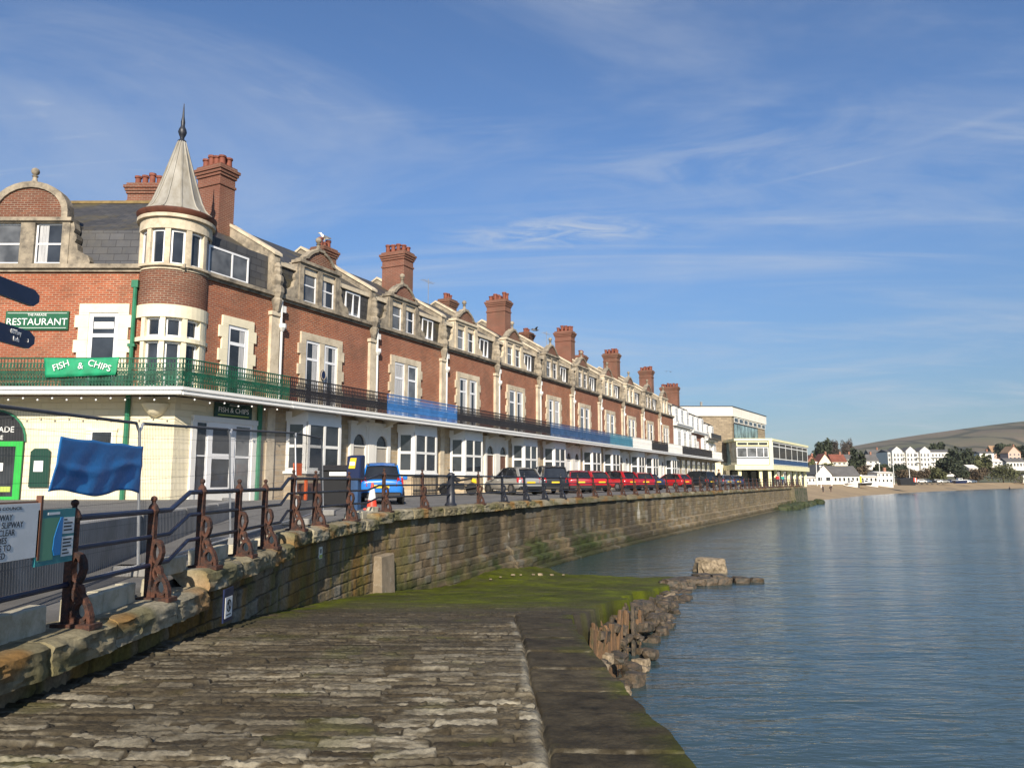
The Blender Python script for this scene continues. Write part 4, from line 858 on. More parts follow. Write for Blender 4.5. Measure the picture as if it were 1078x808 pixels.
# ---------------------------------------------------------------- corner shop with the turret
CX, CY = -11.08, 24.9
ch = thing('corner_shop', 'corner building with round turret, pointed lead spire and cream painted ground floor', 'shop', (CX, CY, 2.9))
MR = Matrix.Rotation(R(TERR), 4, 'Z')      # local frame of its terrace side
LX = -11.0                                  # left end of the front, past the picture's edge
def lx(X): return X - CX
def build_corner():
    foot = [(LX, 0), (0, 0)] + [tuple((MR @ Vector(p))[:2]) for p in ((4.3, 0, 0), (4.3, 8.6, 0))] + [(LX, 9)]
    part(ch, 'ground_floor_wall', 'cream_stone', lambda mb: mb.prism(foot, -.3, 3.46, 'z'))
    part(ch, 'brick_wall', 'brick_corner', lambda mb: mb.prism([foot[0], (-1.0, 0), (-.9, 1.0), tuple((MR @ Vector((.9, .3, 0)))[:2]), tuple((MR @ Vector((1.0, 0, 0)))[:2])] + foot[2:], 3.47, 7.65, 'z'))
    part(ch, 'terrace_brick_wall', 'brick_terrace', lambda mb: mb.box(1.0, 4.3, -.012, .1, 3.66, 7.655).xf(MR))
    part(ch, 'stone_strip', 'stone_terrace', lambda mb: mb.box(3.72, 4.3, -.03, .1, 0, 3.46).xf(MR))
    def cor(mb):
        mb.box(LX, .1, -.10, .25, 7.66, 7.76).box(LX, .15, -.20, .25, 7.76, 7.90)
        m2 = MB().box(0, 4.3, -.10, .25, 7.66, 7.759).box(0, 4.3, -.20, .25, 7.761, 7.899).xf(MR); mb.add(m2.v, m2.f)
    part(ch, 'cornice', 'stone', cor)
    inn = lambda q: [(LX, q), (-0.634 * q, q), tuple((MR @ Vector((4.3, q, 0)))[:2])]     # eave line set in by q
    def ro(mb):
        a = inn(.2); b = inn(.42); r = inn(4.2)
        P = [(*a[i], 7.9) for i in range(3)] + [(*b[i], 9.25) for i in range(3)] + [(*r[i], 11.65) for i in range(3)] + [(LX, 8.8, 9.2), (*(MR @ Vector((4.3, 8.6, 0)))[:2], 9.2)]
        mb.add(P, [(3, 4, 7, 6), (4, 5, 8, 7), (6, 7, 9), (7, 8, 10), (7, 10, 9)])
    part(ch, 'roof', 'slate', ro)
    def sl(mb):
        a = inn(.2); b = inn(.42); P = [(*a[i], 7.9) for i in range(3)] + [(*b[i], 9.25) for i in range(3)]; mb.add(P, [(0, 1, 4, 3), (1, 2, 5, 4)])
    part(ch, 'slate_front', 'slate_hung', sl)
    part(ch, 'roof_ridge', plain('lichened ridge tile', (0.20, 0.14, 0.055), 0.9, 0.4, 3), lambda mb: mb.tube([(LX, 4.2, 11.66), (-2.66, 4.2, 11.68), tuple(MR @ Vector((4.3, 4.2, 11.66)))], .09, 6))
    def pa(mb): mb.prism([(-.06, 7.9), (-.06, 9.40), (.05, 9.52), (4.2, 11.98), (8.6, 9.5), (8.6, 7.6), (.1, 7.6)], 4.12, 4.28, 'x').xf(MR)
    part(ch, 'parapet', 'stone', pa)
    # first floor openings of the front
    part(ch, 'window_surround', 'cream_paint', lambda mb: surround(mb, lx(-14.08), lx(-13.10), 3.66, 6.26, .34, mid=()))
    window(ch, lx(-14.08), lx(-13.10), 3.66, 6.26, .0, (), (5.5,), .13)
    part(ch, 'blind', 'sign_white', lambda mb: mb.box(lx(-13.92), lx(-13.26), -.05, -.03, 5.72, 5.95))
    dm = dormer(ch, lx(-16.38), 1.42, 7.9, 9.42, 'stone', 'brick_uv', [(lx(-17.5), lx(-16.62)), (lx(-16.14), lx(-15.22))], round_top=True, top=10.82)
    # terrace side
    part(ch, 'window_surround', 'cream_paint', lambda mb: (surround(mb, 2.02, 2.98, 3.66, 6.25, .27), mb.xf(MR)))
    window(ch, 2.02, 2.98, 3.66, 6.25, .0, (), (5.6,), .13, M=MR, curtain=[(2.6, 2.82)])
    window(ch, 1.15, 3.05, 7.98, 8.98, .17, (2.25,), (), .07, M=MR, gl='glass_grey')
    part(ch, 'attic_cladding', 'slate_hung', lambda mb: mb.box(.95, 4.1, .2, .6, 7.9, 9.35).xf(MR))
    def shop(mb): mb.box(.66, .85, -.10, .02, 0, 2.82).box(3.40, 3.6, -.10, .02, 0, 2.82).box(.66, 3.6, -.14, .02, 2.72, 2.9).box(.85, 3.4, -.06, .02, 0, .28); mb.xf(MR)
    part(ch, 'shop_surround', 'white', shop)
    window(ch, .85, 1.35, .28, 2.72, -.0, (), (1.55,), .05, M=MR); window(ch, 1.35, 2.55, .28, 2.72, -.03, (), (1.55,), .2, M=MR); window(ch, 2.55, 3.40, .28, 2.72, -.0, (), (1.55,), .09, M=MR, gl='glass_grey')
    # ground floor of the front
    xa, xb = lx(-17.95), lx(-15.92); xc = (xa + xb) / 2; r = (xb - xa) / 2
    arch = [(xc + r * math.cos(math.pi * i / 14), 1.98 + r * .98 * math.sin(math.pi * i / 14)) for i in range(15)]
    part(ch, 'arch_recess', 'black', lambda mb: mb.prism([(xb, .05)] + arch + [(xa, .05)], -.035, .02, 'y'))
    def rimf(mb):
        for i in range(14):
            (a, b), (c, d) = arch[i], arch[i + 1]; q = 1.05
            mb.prism([(a, b), (c, d), (xc + (c - xc) * q, 1.98 + (d - 1.98) * q), (xc + (a - xc) * q, 1.98 + (b - 1.98) * q)], -.07, .0, 'y')
    part(ch, 'arch_rim', 'green_pipe', rimf)
    fr = part(ch, 'door', 'bright_green', lambda mb: mb.box(xa + .02, xb - .02, -.09, -.036, 1.82, 1.98).box(xb - .24, xb - .02, -.09, -.036, .05, 1.82).box(xa + .02, xa + .2, -.09, -.036, .05, 1.82).box(xa + .2, xb - .24, -.09, -.036, .05, .2))
    part(fr, 'pane', 'glass', lambda mb: mb.box(xa + .2, xb - .24, -.05, -.036, .2, 1.82))
    part(fr, 'notice', 'sign_white', lambda mb: mb.box(lx(-16.9), lx(-16.55), -.06, -.051, 1.02, 1.28))
    part(fr, 'notice', 'lime', lambda mb: mb.box(lx(-16.95), lx(-16.25), -.06, -.051, .35, .52))
    text('PARADE', .27, lx(-16.78), 2.36, -.05, 'lettering', 'white_ink', ch); text('LAGE', .2, lx(-16.86), 2.1, -.05, 'lettering', 'white_ink', ch)
    part(ch, 'window_surround', 'cream_paint', lambda mb: (mb.box(lx(-13.95), lx(-12.9), -.07, .02, 2.32, 2.4), mb.box(lx(-13.92), lx(-13.76), -.05, .02, 1.1, 2.32), mb.box(lx(-13.06), lx(-12.93), -.05, .02, 1.1, 2.32)))
    window(ch, lx(-13.76), lx(-13.06), 1.1, 2.32, .0, (), (), .04, 'white')
    # turret
    T = (lx(-11.75), 0.85); r = 1.17
    tw = part(ch, 'turret', 'brick_uv', lambda mb: mb.lathe([(r, 6.5), (r, 7.7)], T, 40), smooth=True)
    part(tw, 'turret_glass', 'glass', lambda mb: mb.lathe([(r - .16, 3.5), (r - .16, 9.7)], T, 40), smooth=True)
    def rings(mb):
        for z0, z1, e in ((6.08, 6.5, .03), (3.5, 3.75, .02), (5.28, 5.42, .04)): mb.arc(T, r - .3, r + e, -200, 60, z0, z1, 30)
        for a in (-147, -113, -79, -45, -11): mb.arc(T, r - .28, r + .0, a - (20 if a == -147 else 4), a + (18 if a == -11 else 4), 3.75, 6.08, 3)
    part(tw, 'bow_window_stone', 'cream_paint', rings)
    def rings2(mb):
        mb.arc(T, r - .3, r + .03, -220, 80, 7.7, 7.84, 36); mb.arc(T, r - .3, r + .12, -220, 80, 7.80, 7.88, 36); mb.arc(T, r - .3, r + .0, -220, 80, 9.12, 9.62, 36); mb.arc(T, r - .3, r + .1, -220, 80, 9.5, 9.62, 36)
        for a in (-180, -147, -113, -79, -45, -11, 23): mb.arc(T, r - .28, r - .02, a - 4.5, a + 4.5, 7.88, 9.12, 3)
    part(tw, 'turret_stone', 'stone_clean', rings2)
    def frames(mb, cs, hw, z0, z1, tr=None):
        for a in cs:
            mb.arc(T, r - .2, r - .12, a - hw, a - hw + 3.4, z0, z1, 2); mb.arc(T, r - .2, r - .12, a + hw - 3.4, a + hw, z0, z1, 2)
            mb.arc(T, r - .2, r - .121, a - hw + 3.4, a + hw - 3.4, z0, z0 + .07, 4); mb.arc(T, r - .2, r - .121, a - hw + 3.4, a + hw - 3.4, z1 - .07, z1, 4)
    for a in (-163, -130, -96, -62, -28, 6): part(tw, 'turret_window', 'upvc', lambda mb: frames(mb, (a,), 12.3, 7.9, 9.1))
    for a in (-130, -96, -62, -28):
        part(tw, 'bow_window', 'upvc', lambda mb: frames(mb, (a,), 12.8, 3.76, 5.27)); part(tw, 'bow_light', 'upvc', lambda mb: frames(mb, (a,), 12.8, 5.43, 6.07))
    part(tw, 'turret_gutter', 'rust_trim', lambda mb: mb.lathe([(r + .05, 9.66), (r + .12, 9.74), (r + .14, 9.82), (r + .06, 9.86)], T, 44), smooth=True)
    prof = [(1.20, 9.86), (1.10, 9.92), (.96, 10.08), (.82, 10.36), (.67, 10.80), (.47, 11.45), (.28, 12.1), (.14, 12.58), (.10, 12.66)]
    part(tw, 'spire', 'lead', lambda mb: mb.lathe(prof, T, 12))
    def ribs(mb):
        for i in range(12):
            a = R(30 * i); mb.tube([(T[0] + q * math.cos(a) * 1.0, T[1] + q * math.sin(a) * 1.0, z + .01) for q, z in prof], .035, 5)
    part(tw, 'spire_rolls', 'lead', ribs)
    part(tw, 'spire_finial', 'dark_iron', lambda mb: mb.lathe([(.13, 12.60), (.15, 12.68), (.07, 12.76), (.08, 12.84), (.11, 12.90), (.15, 13.02), (.12, 13.14), (.07, 13.24), (.07, 13.34), (.075, 13.4), (.04, 13.6), (.012, 14.1)], T, 14), smooth=True)
    # balcony of the front
    def bal(name, mat, f, g):
        def both(mb):
            f(mb); m2 = MB(); g(m2); m2.xf(MR); mb.add(m2.v, m2.f)
        part(ch, name, mat, both)
    cxn = .63
    bal('balcony_floor', 'soffit', lambda mb: mb.prism([(LX, 0), (0, 0), (cxn, -1.0), (LX, -1.0)], 3.50, 3.58, 'z'), lambda mb: mb.prism([(0, 0), (4.3, 0), (4.3, -1.0), (-cxn, -1.0)], 3.501, 3.581, 'z'))
    bal('fascia_board', 'white', lambda mb: mb.box(LX, cxn, -1.05, -1.0, 3.40, 3.64).box(LX, cxn + .07, -1.11, -1.05, 3.56, 3.66).tube([(LX, -1.11, 3.44), (cxn + .04, -1.11, 3.44)], .045, 6), lambda mb: mb.box(-cxn, 4.3, -1.05, -1.0, 3.401, 3.641).box(-cxn - .07, 4.3, -1.11, -1.05, 3.561, 3.661).tube([(-cxn - .04, -1.11, 3.44), (4.3, -1.11, 3.44)], .045, 6))
    bal('balcony_railing', 'green_iron', lambda mb: lattice(mb, LX, cxn - .03, -.96, 3.62, 4.60), lambda mb: lattice(mb, -cxn + .03, 4.3, -.96, 3.62, 4.60))
    part(ch, 'corner_bracket', 'cream_paint', lambda mb: mb.lathe([(.02, 2.75), (.22, 2.85), (.38, 3.05), (.45, 3.2), (.1, 3.21)], (-.62, -.02), 14), smooth=True)
    part(ch, 'downpipe', 'green_pipe', lambda mb: (mb.tube([(lx(-12.58), -.12, 3.66), (lx(-12.58), -.12, 7.3)], .07, 8), mb.box(lx(-12.69), lx(-12.47), -.2, -.01, 7.1, 7.35), mb.box(lx(-12.70), lx(-12.46), -.19, -.01, 5.1, 5.2)))
    part(ch, 'downpipe', 'green_pipe', lambda mb: mb.tube([(lx(-12.6), -.09, 0), (lx(-12.6), -.09, 3.5)], .08, 8))
    part(ch, 'downpipe', 'green_pipe', lambda mb: mb.tube([tuple(MR @ Vector((3.70, -.1, 0))), tuple(MR @ Vector((3.70, -.1, 3.5)))], .1, 8))
    chimney(ch, lx(-16.0), 7.2, 9.6, 13.05, 1.35, .9, 4, 1, 'rear_chimney', pots=.5)
build_corner()
def sign(name, label, cat, parent_loc, rz, w, h, mat, d=.04, border=None):
    t = thing(name, label, cat, parent_loc, rz)
    part(t, 'board', mat, lambda mb: mb.box(-w / 2, w / 2, -d, 0, 0, h))
    if border:
        b = .025; part(t, 'border', border, lambda mb: mb.box(-w / 2 + .06, w / 2 - .06, -d - .004, -d, .06, .06 + b * .5).box(-w / 2 + .06, w / 2 - .06, -d - .004, -d, h - .06 - b * .5, h - .06))
    return t
s1 = sign('restaurant_sign', 'green board lettered RESTAURANT on the red brick front', 'sign', (-15.82, CY - .02, 2.9 + 5.68), 0, 2.10, .63, 'green_sign', .05, 'white_ink')
text('RESTAURANT', .33, 0, .26, -.055, 'lettering', 'white_ink', s1); text('THE PARADE', .11, 0, .50, -.055, 'lettering', 'white_ink', s1)
q = MR @ Vector((2.46, -.03, 0))
s2 = sign('chip_shop_sign', 'deep green board lettered FISH & CHIPS above the shop windows under the balcony', 'sign', (CX + q.x, CY + q.y, 2.9 + 2.92), TERR, 1.75, .52, 'deep_green_sign')
text('FISH & CHIPS', .25, 0, .26, -.045, 'lettering', 'white_ink', s2); text('THE PARADE', .075, 0, .44, -.045, 'lettering', 'white_ink', s2)
part(s2, 'stripe', 'lime', lambda mb: mb.box(-.72, .72, -.046, -.04, .06, .10))
bt = thing('banner', 'bright green cloth banner tied to the balcony railing of the corner shop', 'banner', (-13.68, CY - 1.0, 2.9 + 3.98))
def bann(mb):
    n = 30; vs = []
    for j in range(6):
        for i in range(n + 1):
            x = -1.2 + 2.4 * i / n; z = .60 - .58 * j / 5 - .03 * math.sin(math.pi * i / n) * (1 - j / 5) - .06 * (1 - i / n) * j / 5 + .03 * i / n
            vs.append((x * (1 - .015 * j), -.03 + .018 * math.sin(i * .8 + j) * (j / 5 + .2), z))
    mb.add(vs, [(j * (n + 1) + i, (j + 1) * (n + 1) + i, (j + 1) * (n + 1) + i + 1, j * (n + 1) + i + 1) for j in range(5) for i in range(n)])
b_o = part(bt, 'cloth', 'banner_green', bann, smooth=True); so = b_o.modifiers.new('thick', 'SOLIDIFY'); so.thickness = .01; so.offset = 1
for w_, x_, z_, a_ in (('FISH', -.62, .34, 20), ('&', 0, .33, 0), ('CHIPS', .6, .34, -16)):
    text(w_, .29, 0, 0, 0, 'lettering', 'white_ink', bt, M=Matrix.Translation((x_, -.075, z_)) @ Matrix.Rotation(R(-a_), 4, 'Y'))
sl_t = thing('string_lights', 'string of small white bulbs along the edge of the corner balcony', 'lights', (CX, CY - 1.0, 2.9 + 3.3))
def wire_pts():
    return [(-8 + .46 * i, -.1, -.02 - .05 * (i % 2)) for i in range(19)] + [tuple(MR @ Vector((-.2 + .62 * i, -1.1, 0)) - Vector((0, -1.0, .02 + .05 * (i % 2)))) for i in range(7)]
WP = wire_pts(); part(sl_t, 'cable', 'black', lambda mb: mb.tube([(x, y, z + .05) for x, y, z in WP], .008, 4))
bulb = MT['bulb'] = plain('opal bulb', (0.85, 0.84, 0.8), 0.3, 0.0)
for x, y, z in WP: part(sl_t, 'bulb', 'bulb', lambda mb: mb.ball((x, y, z), .032, 8), smooth=True)

nb = thing('notice_board', 'small dark green notice board half hidden behind the blue tarpaulin', 'notice board', (-15.35, CY - .03, 3.4))
part(nb, 'frame', 'deep_green_sign', lambda mb: mb.prism([(-.32, 0), (.32, 0), (.32, 1.15), (.2, 1.25), (-.2, 1.25), (-.32, 1.15)], -.05, 0, 'y')); part(nb, 'notice', 'sign_white', lambda mb: mb.box(-.18, .12, -.06, -.05, .5, .85))
# ---------------------------------------------------------------- fingerpost beside the slipway
fp = thing('fingerpost', 'navy fingerpost with two pointing arms in front of the brick front', 'signpost', (-4.0, 4.9, 2.2))
part(fp, 'post', 'navy', lambda mb: mb.tube([(0, 0, 0), (0, 0, 3.4)], .05, 10).ball((0, 0, 3.45), .09, 10))
def arm(z, L, hh, nm, lines):
    M = Matrix.Rotation(R(90), 4, 'Z')     # local +x of the arm runs away from the camera
    a = part(fp, nm, 'navy', lambda mb: mb.prism([(0, z), (L, z), (L + .07, z + hh * .35), (L + .07, z + hh * .75), (L, z + hh), (0, z + hh)], -.02, .02, 'y').xf(M))
    for s, sz, x, zz in lines: text(s, sz, x, z + zz, -.024, 'lettering', 'white_ink', a, M=M, squash=.55, depth=.002)
    return a
arm(2.84, 1.29, .14, 'arm', [])
arm(2.48, 1.27, .145, 'arm', [('Old Harry', .055, 1.09, .10), ('Rocks', .055, 1.10, .045), ('3', .04, 1.25, .06)])

# ---------------------------------------------------------------- railings along the wall
def scroll_post():
    """cast iron post with a pierced scrolled foot; local +x runs along the kerb, -y to seaward; spread along -x"""
    mb = MB()
    mb.box(-.04, .04, -.035, .035, 0, .96)
    mb.lathe([(.045, .94), (.068, .99), (.045, 1.05), (.022, 1.08), (.022, 1.1)], (0, 0), 10); mb.ball((0, 0, 1.125), .036, 10)
    def ring(cx, cz, rx, rz, w, d):
        n = 12
        for i in range(n):
            a = 2 * math.pi * i / n; b = 2 * math.pi * (i + 1) / n
            mb.prism([(cx + rx * math.cos(a), cz + rz * math.sin(a)), (cx + rx * math.cos(b), cz + rz * math.sin(b)), (cx + (rx - w) * math.cos(b), cz + (rz - w) * math.sin(b)), (cx + (rx - w) * math.cos(a), cz + (rz - w) * math.sin(a))], -d, d, 'y')
    o = []
    ring(.085, .53, .072, .135, .03, .03); ring(.10, .30, .055, .085, .026, .028); ring(.15, .14, .085, .10, .032, .03)
    mb.prism([(.02, .68), (.10, .66), (.145, .60), (.16, .52), (.14, .44), (.10, .37), (.13, .33), (.17, .27), (.22, .20), (.255, .10), (.26, .0), (.225, .0), (.22, .09), (.19, .17), (.14, .25), (.09, .32), (.065, .37), (.10, .46), (.118, .52), (.11, .57), (.08, .62), (.02, .63)], -.034, .034, 'y')
    mb.prism([(.02, .16), (.09, .10), (.2, .05), (.2, 0), (.02, 0)], -.025, .025, 'y')
    mb.box(-.10, .30, -.09, .09, -.02, .03)
    return mb
PM = {}
def post(parent, y, mat, simple=False, z=None):
    s = s_at(y); p = kpos(s); d = kdir(s); k = (mat, simple)
    if k not in PM: PM[k] = scroll_post().mesh('post', mat)
    o = link(PM[k], 'post', parent); base = parent.location
    o.location = (p[0] - d[1] * .22 - base.x, p[1] + d[0] * .22 - base.y, (z if z is not None else kerb_z(y)) - base.z)
    o.rotation_euler = (0, 0, math.atan2(-d[0], d[1]) - R(8)); return o
def railing(name, label, ysegs, posts, mats, railmat, loc):
    t = thing(name, label, 'railing', loc)
    for y in posts: post(t, y, mats(y))
    hs = (.985, .70, .38)
    def bars(h):
        pts = []
        for y0, y1 in ysegs:
            for yy in np.linspace(y0, y1, max(2, int((y1 - y0) / (0.5 if y1 < 40 else 3.0)) + 1)):
                s = s_at(yy); p = kpos(s); d = kdir(s); pts.append((p[0] - d[1] * .22 - loc[0], p[1] + d[0] * .22 - loc[1], kerb_z(yy) + h - loc[2]))
        return pts
    for h in hs: part(t, 'rail', railmat, lambda mb: mb.tube(bars(h), .032 if h > .9 else .026, 8), smooth=True)
    return t
railing('iron_railing', 'lowest nearest run of navy iron railing with rusty scrolled posts behind the slipway notices', [(2.2, 9.3), (9.85, 10.25)], [3.55, 5.4, 7.25, 8.85], lambda y: 'rust_iron', 'blue_iron', (-4, 6, 2.2))
railing('iron_railing', 'second run of railing with rusty scrolled posts in front of the shop windows', [(10.25, 14.1), (14.55, 19.9), (20.6, 20.9)], [10.25, 11.75, 13.15, 14.85, 16.3, 18.6], lambda y: 'rust_iron', 'dark_iron', (-4, 13, 2.4))
railing('iron_railing', 'long far run of dark railing on the wall in front of the parked cars', [(20.9, 121.5)], [20.9, 23.2, 27.5, 29.8, 32.2, 34.3] + [36.4 + 2.15 * i for i in range(40)], lambda y: 'dark_iron' if 28 < y < 37 else 'rust_iron', 'dark_iron', (-3.3, 21.6, 2.7))
def bollard():
    s = s_at(25.3); p = kpos(s); d = kdir(s); t = thing('iron_bollard', 'stout dark iron bollard standing in the railing by the motorcycle', 'bollard', (p[0] - d[1] * .25, p[1] + d[0] * .25, 2.78))
    part(t, 'shaft', 'dark_iron', lambda mb: mb.lathe([(.20, 0), (.20, .06), (.145, .12), (.13, .5), (.11, .95), (.13, 1.0), (.11, 1.06), (.04, 1.1)], (0, 0), 16), smooth=True)
bollard()
# notices on the railing, in its plane
rz90 = 90
sg = thing('slipway_notice', 'white slipway notice with black lettering fixed to the near railing', 'sign', (-3.93, 5.92, 2.98), rz90)
part(sg, 'board', 'sign_white', lambda mb: mb.box(-.70, .46, -.02, 0, 0, .44)); part(sg, 'frame', 'door_brown', lambda mb: mb.box(.46, .49, -.025, .02, -.03, .50).box(-.7, .46, .0, .03, .43, .455))
for i, l in enumerate(('SWANAGE TOWN COUNCIL', 'PARISH SLIPWAY', 'THIS IS A PUBLIC SLIPWAY', 'PLEASE KEEP CLEAR', 'AT ALL TIMES', 'ALL TRAILERS TO', 'BE REMOVED')):
    text(l, .034 if i == 0 else .068, -.13, .405 - .058 * i - (.012 if i else 0), -.021, 'lettering', 'ink', sg, squash=.95 if i else 1.6, depth=.001)
mpb = thing('map_board', 'teal map board with bathing zone panel beside the white slipway notice', 'sign', (-3.93, 6.64, 2.90), rz90)
part(mpb, 'board', 'map_teal', lambda mb: mb.box(-.28, .255, -.02, 0, 0, .46))
part(mpb, 'land', 'map_green', lambda mb: mb.prism([(-.25, .04), (-.04, .04), (-.06, .12), (-.05, .22), (-.01, .32), (.03, .39), (-.25, .39)], -.023, -.02, 'y'))
part(mpb, 'sea', 'map_blue', lambda mb: mb.prism([(-.03, .07), (.06, .07), (.07, .39), (.035, .39), (-.005, .32), (-.045, .22), (-.055, .12)], -.026, -.02, 'y'))
part(mpb, 'panel', 'sign_white', lambda mb: mb.box(.075, .245, -.023, -.02, .05, .22).box(.075, .245, -.023, -.02, .245, .385))
part(mpb, 'heading', 'white_ink', lambda mb: mb.box(-.15, .02, -.023, -.02, .415, .435))
part(mpb, 'small_print', 'ink', lambda mb: [mb.box(.09, .09 + .14 * w, -.025, -.023, z, z + .012) for z, w in ((.36, .3), (.33, .9), (.30, .8), (.27, .9), (.19, .9), (.16, .8), (.13, .9), (.10, .5), (.07, .7))])
nz = thing('warning_sign', 'small navy sign with white prohibition panel hanging on the near wall', 'sign', (-3.70, 10.15, 1.80), rz90)
part(nz, 'board', 'navy', lambda mb: mb.box(-.16, .16, -.02, 0, 0, .42)); part(nz, 'panel', 'sign_white', lambda mb: mb.box(-.12, .12, -.024, -.02, .05, .31))
def proh(mb):
    for i in range(16):
        a, b = 2 * math.pi * i / 16, 2 * math.pi * (i + 1) / 16; q = lambda r, t: (r * math.cos(t), .20 + r * math.sin(t)); mb.prism([q(.08, a), q(.08, b), q(.06, b), q(.06, a)], -.028, -.024, 'y')
    mb.prism([(-.06, .25), (-.045, .265), (.06, .155), (.045, .14)], -.0275, -.024, 'y').box(-.012, .012, -.027, -.024, .15, .25).box(-.08, .08, -.027, -.024, .08, .095)
part(nz, 'symbol', 'ink', proh)
p16 = kpos(s_at(16.35)); wl = thing('wall_plaque', 'tiny white and lime plaque on the sea wall left of the buttress', 'plaque', (p16[0] - .10, p16[1], 1.98), 86)
part(wl, 'board', 'sign_white', lambda mb: mb.box(-.1, .1, -.03, 0, 0, .24)); part(wl, 'stripe', 'lime', lambda mb: mb.box(-.09, .09, -.033, -.03, .01, .08)); part(wl, 'symbol', 'ink', lambda mb: mb.box(-.04, .03, -.033, -.03, .11, .2))

# ---------------------------------------------------------------- mesh fence panels
def fence_panel(a, b, label, z0, z1, h=2.0):
    L = math.hypot(b[0] - a[0], b[1] - a[1]); ang = math.degrees(math.atan2(b[1] - a[1], b[0] - a[0]))
    t = thing('fence_panel', label, 'fence', (a[0], a[1], z0), ang, 'temporary mesh fence panels'); sl = z1 - z0
    lean = .10
    P = lambda x, z: (x, lean * z / h, z + sl * x / L)
    part(t, 'frame', 'galv', lambda mb: (mb.tube([P(0, 0), P(0, h - .12), P(.09, h)], .021, 6), mb.tube([P(L, 0), P(L, h - .12), P(L - .09, h)], .021, 6), mb.tube([P(0.05, .12), P(L - .05, .12)], .018, 6)), smooth=True)
    part(t, 'top_rail', 'wire', lambda mb: mb.tube([P(.09, h), P(L - .09, h)], .021, 6), smooth=True)
    def me(mb):
        n = int(L / .044); wr = .0009 if a[1] < 9 else .0026
        for i in range(1, n): mb.tube([P(L * i / n, .12), P(L * i / n, h)], wr, 3, False)
        for z in (.4, .68, .96, 1.24, 1.52, 1.8): mb.tube([P(0, z), P(L, z)], .002, 3, False)
    part(t, 'mesh', 'wire', me)
    for x in (0.0, L): part(t, 'foot_block', 'concrete', lambda mb: mb.box(x - .12, x + .12, -.3, .3, sl * x / L - .02, sl * x / L + .13), bevel=.02)
FP = [(-4.95, 3.2), (-4.95, 6.75), (-4.93, 10.25), (-4.88, 13.4), (-4.75, 17.0), (-4.95, 20.2)]
FL = ['nearest mesh fence panel behind the slipway notices', 'mesh fence panel carrying the blue tarpaulin', 'mesh fence panel before the cream corner wall', 'mesh fence panel in front of the shop windows', 'farthest mesh fence panel, in front of the first white bay window']
for i in range(5): fence_panel(FP[i], FP[i + 1], FL[i], (2.28, 2.32, 2.37, 2.5, 2.66)[i], (2.32, 2.37, 2.5, 2.66, 2.72)[i])
tp = thing('tarpaulin', 'crumpled blue tarpaulin hung over the mesh fencing', 'tarpaulin', (-4.80, 8.05, 3.45), 90)
def tarp(mb):
    n, m = 46, 18; vs = []
    for j in range(m + 1):
        for i in range(n + 1):
            u, v = i / n, j / m
            x = -.17 * v + (1.82 + .08 * v) * u; z = .62 - .02 * u - .60 * v + .035 * math.sin(u * 9 + .6) * v * v - .012 * abs(math.sin(u * 9)) * (1 - v)
            y = -.02 - .02 * v - .014 * v * math.sin(u * 11 + v * 3) - .010 * math.sin(u * 25 + v * 5) * v - .022 * math.exp(-((v - .5 - .1 * math.sin(u * 5)) / .07) ** 2) * (.3 + .7 * math.sin(u * 6) ** 2)
            vs.append((x, y, z))
    mb.add(vs, [(j * (n + 1) + i, (j + 1) * (n + 1) + i, (j + 1) * (n + 1) + i + 1, j * (n + 1) + i + 1) for j in range(m) for i in range(n)])
tc_ = part(tp, 'sheet', 'tarp', tarp, smooth=True); so = tc_.modifiers.new('thick', 'SOLIDIFY'); so.thickness = .006; so.offset = 1
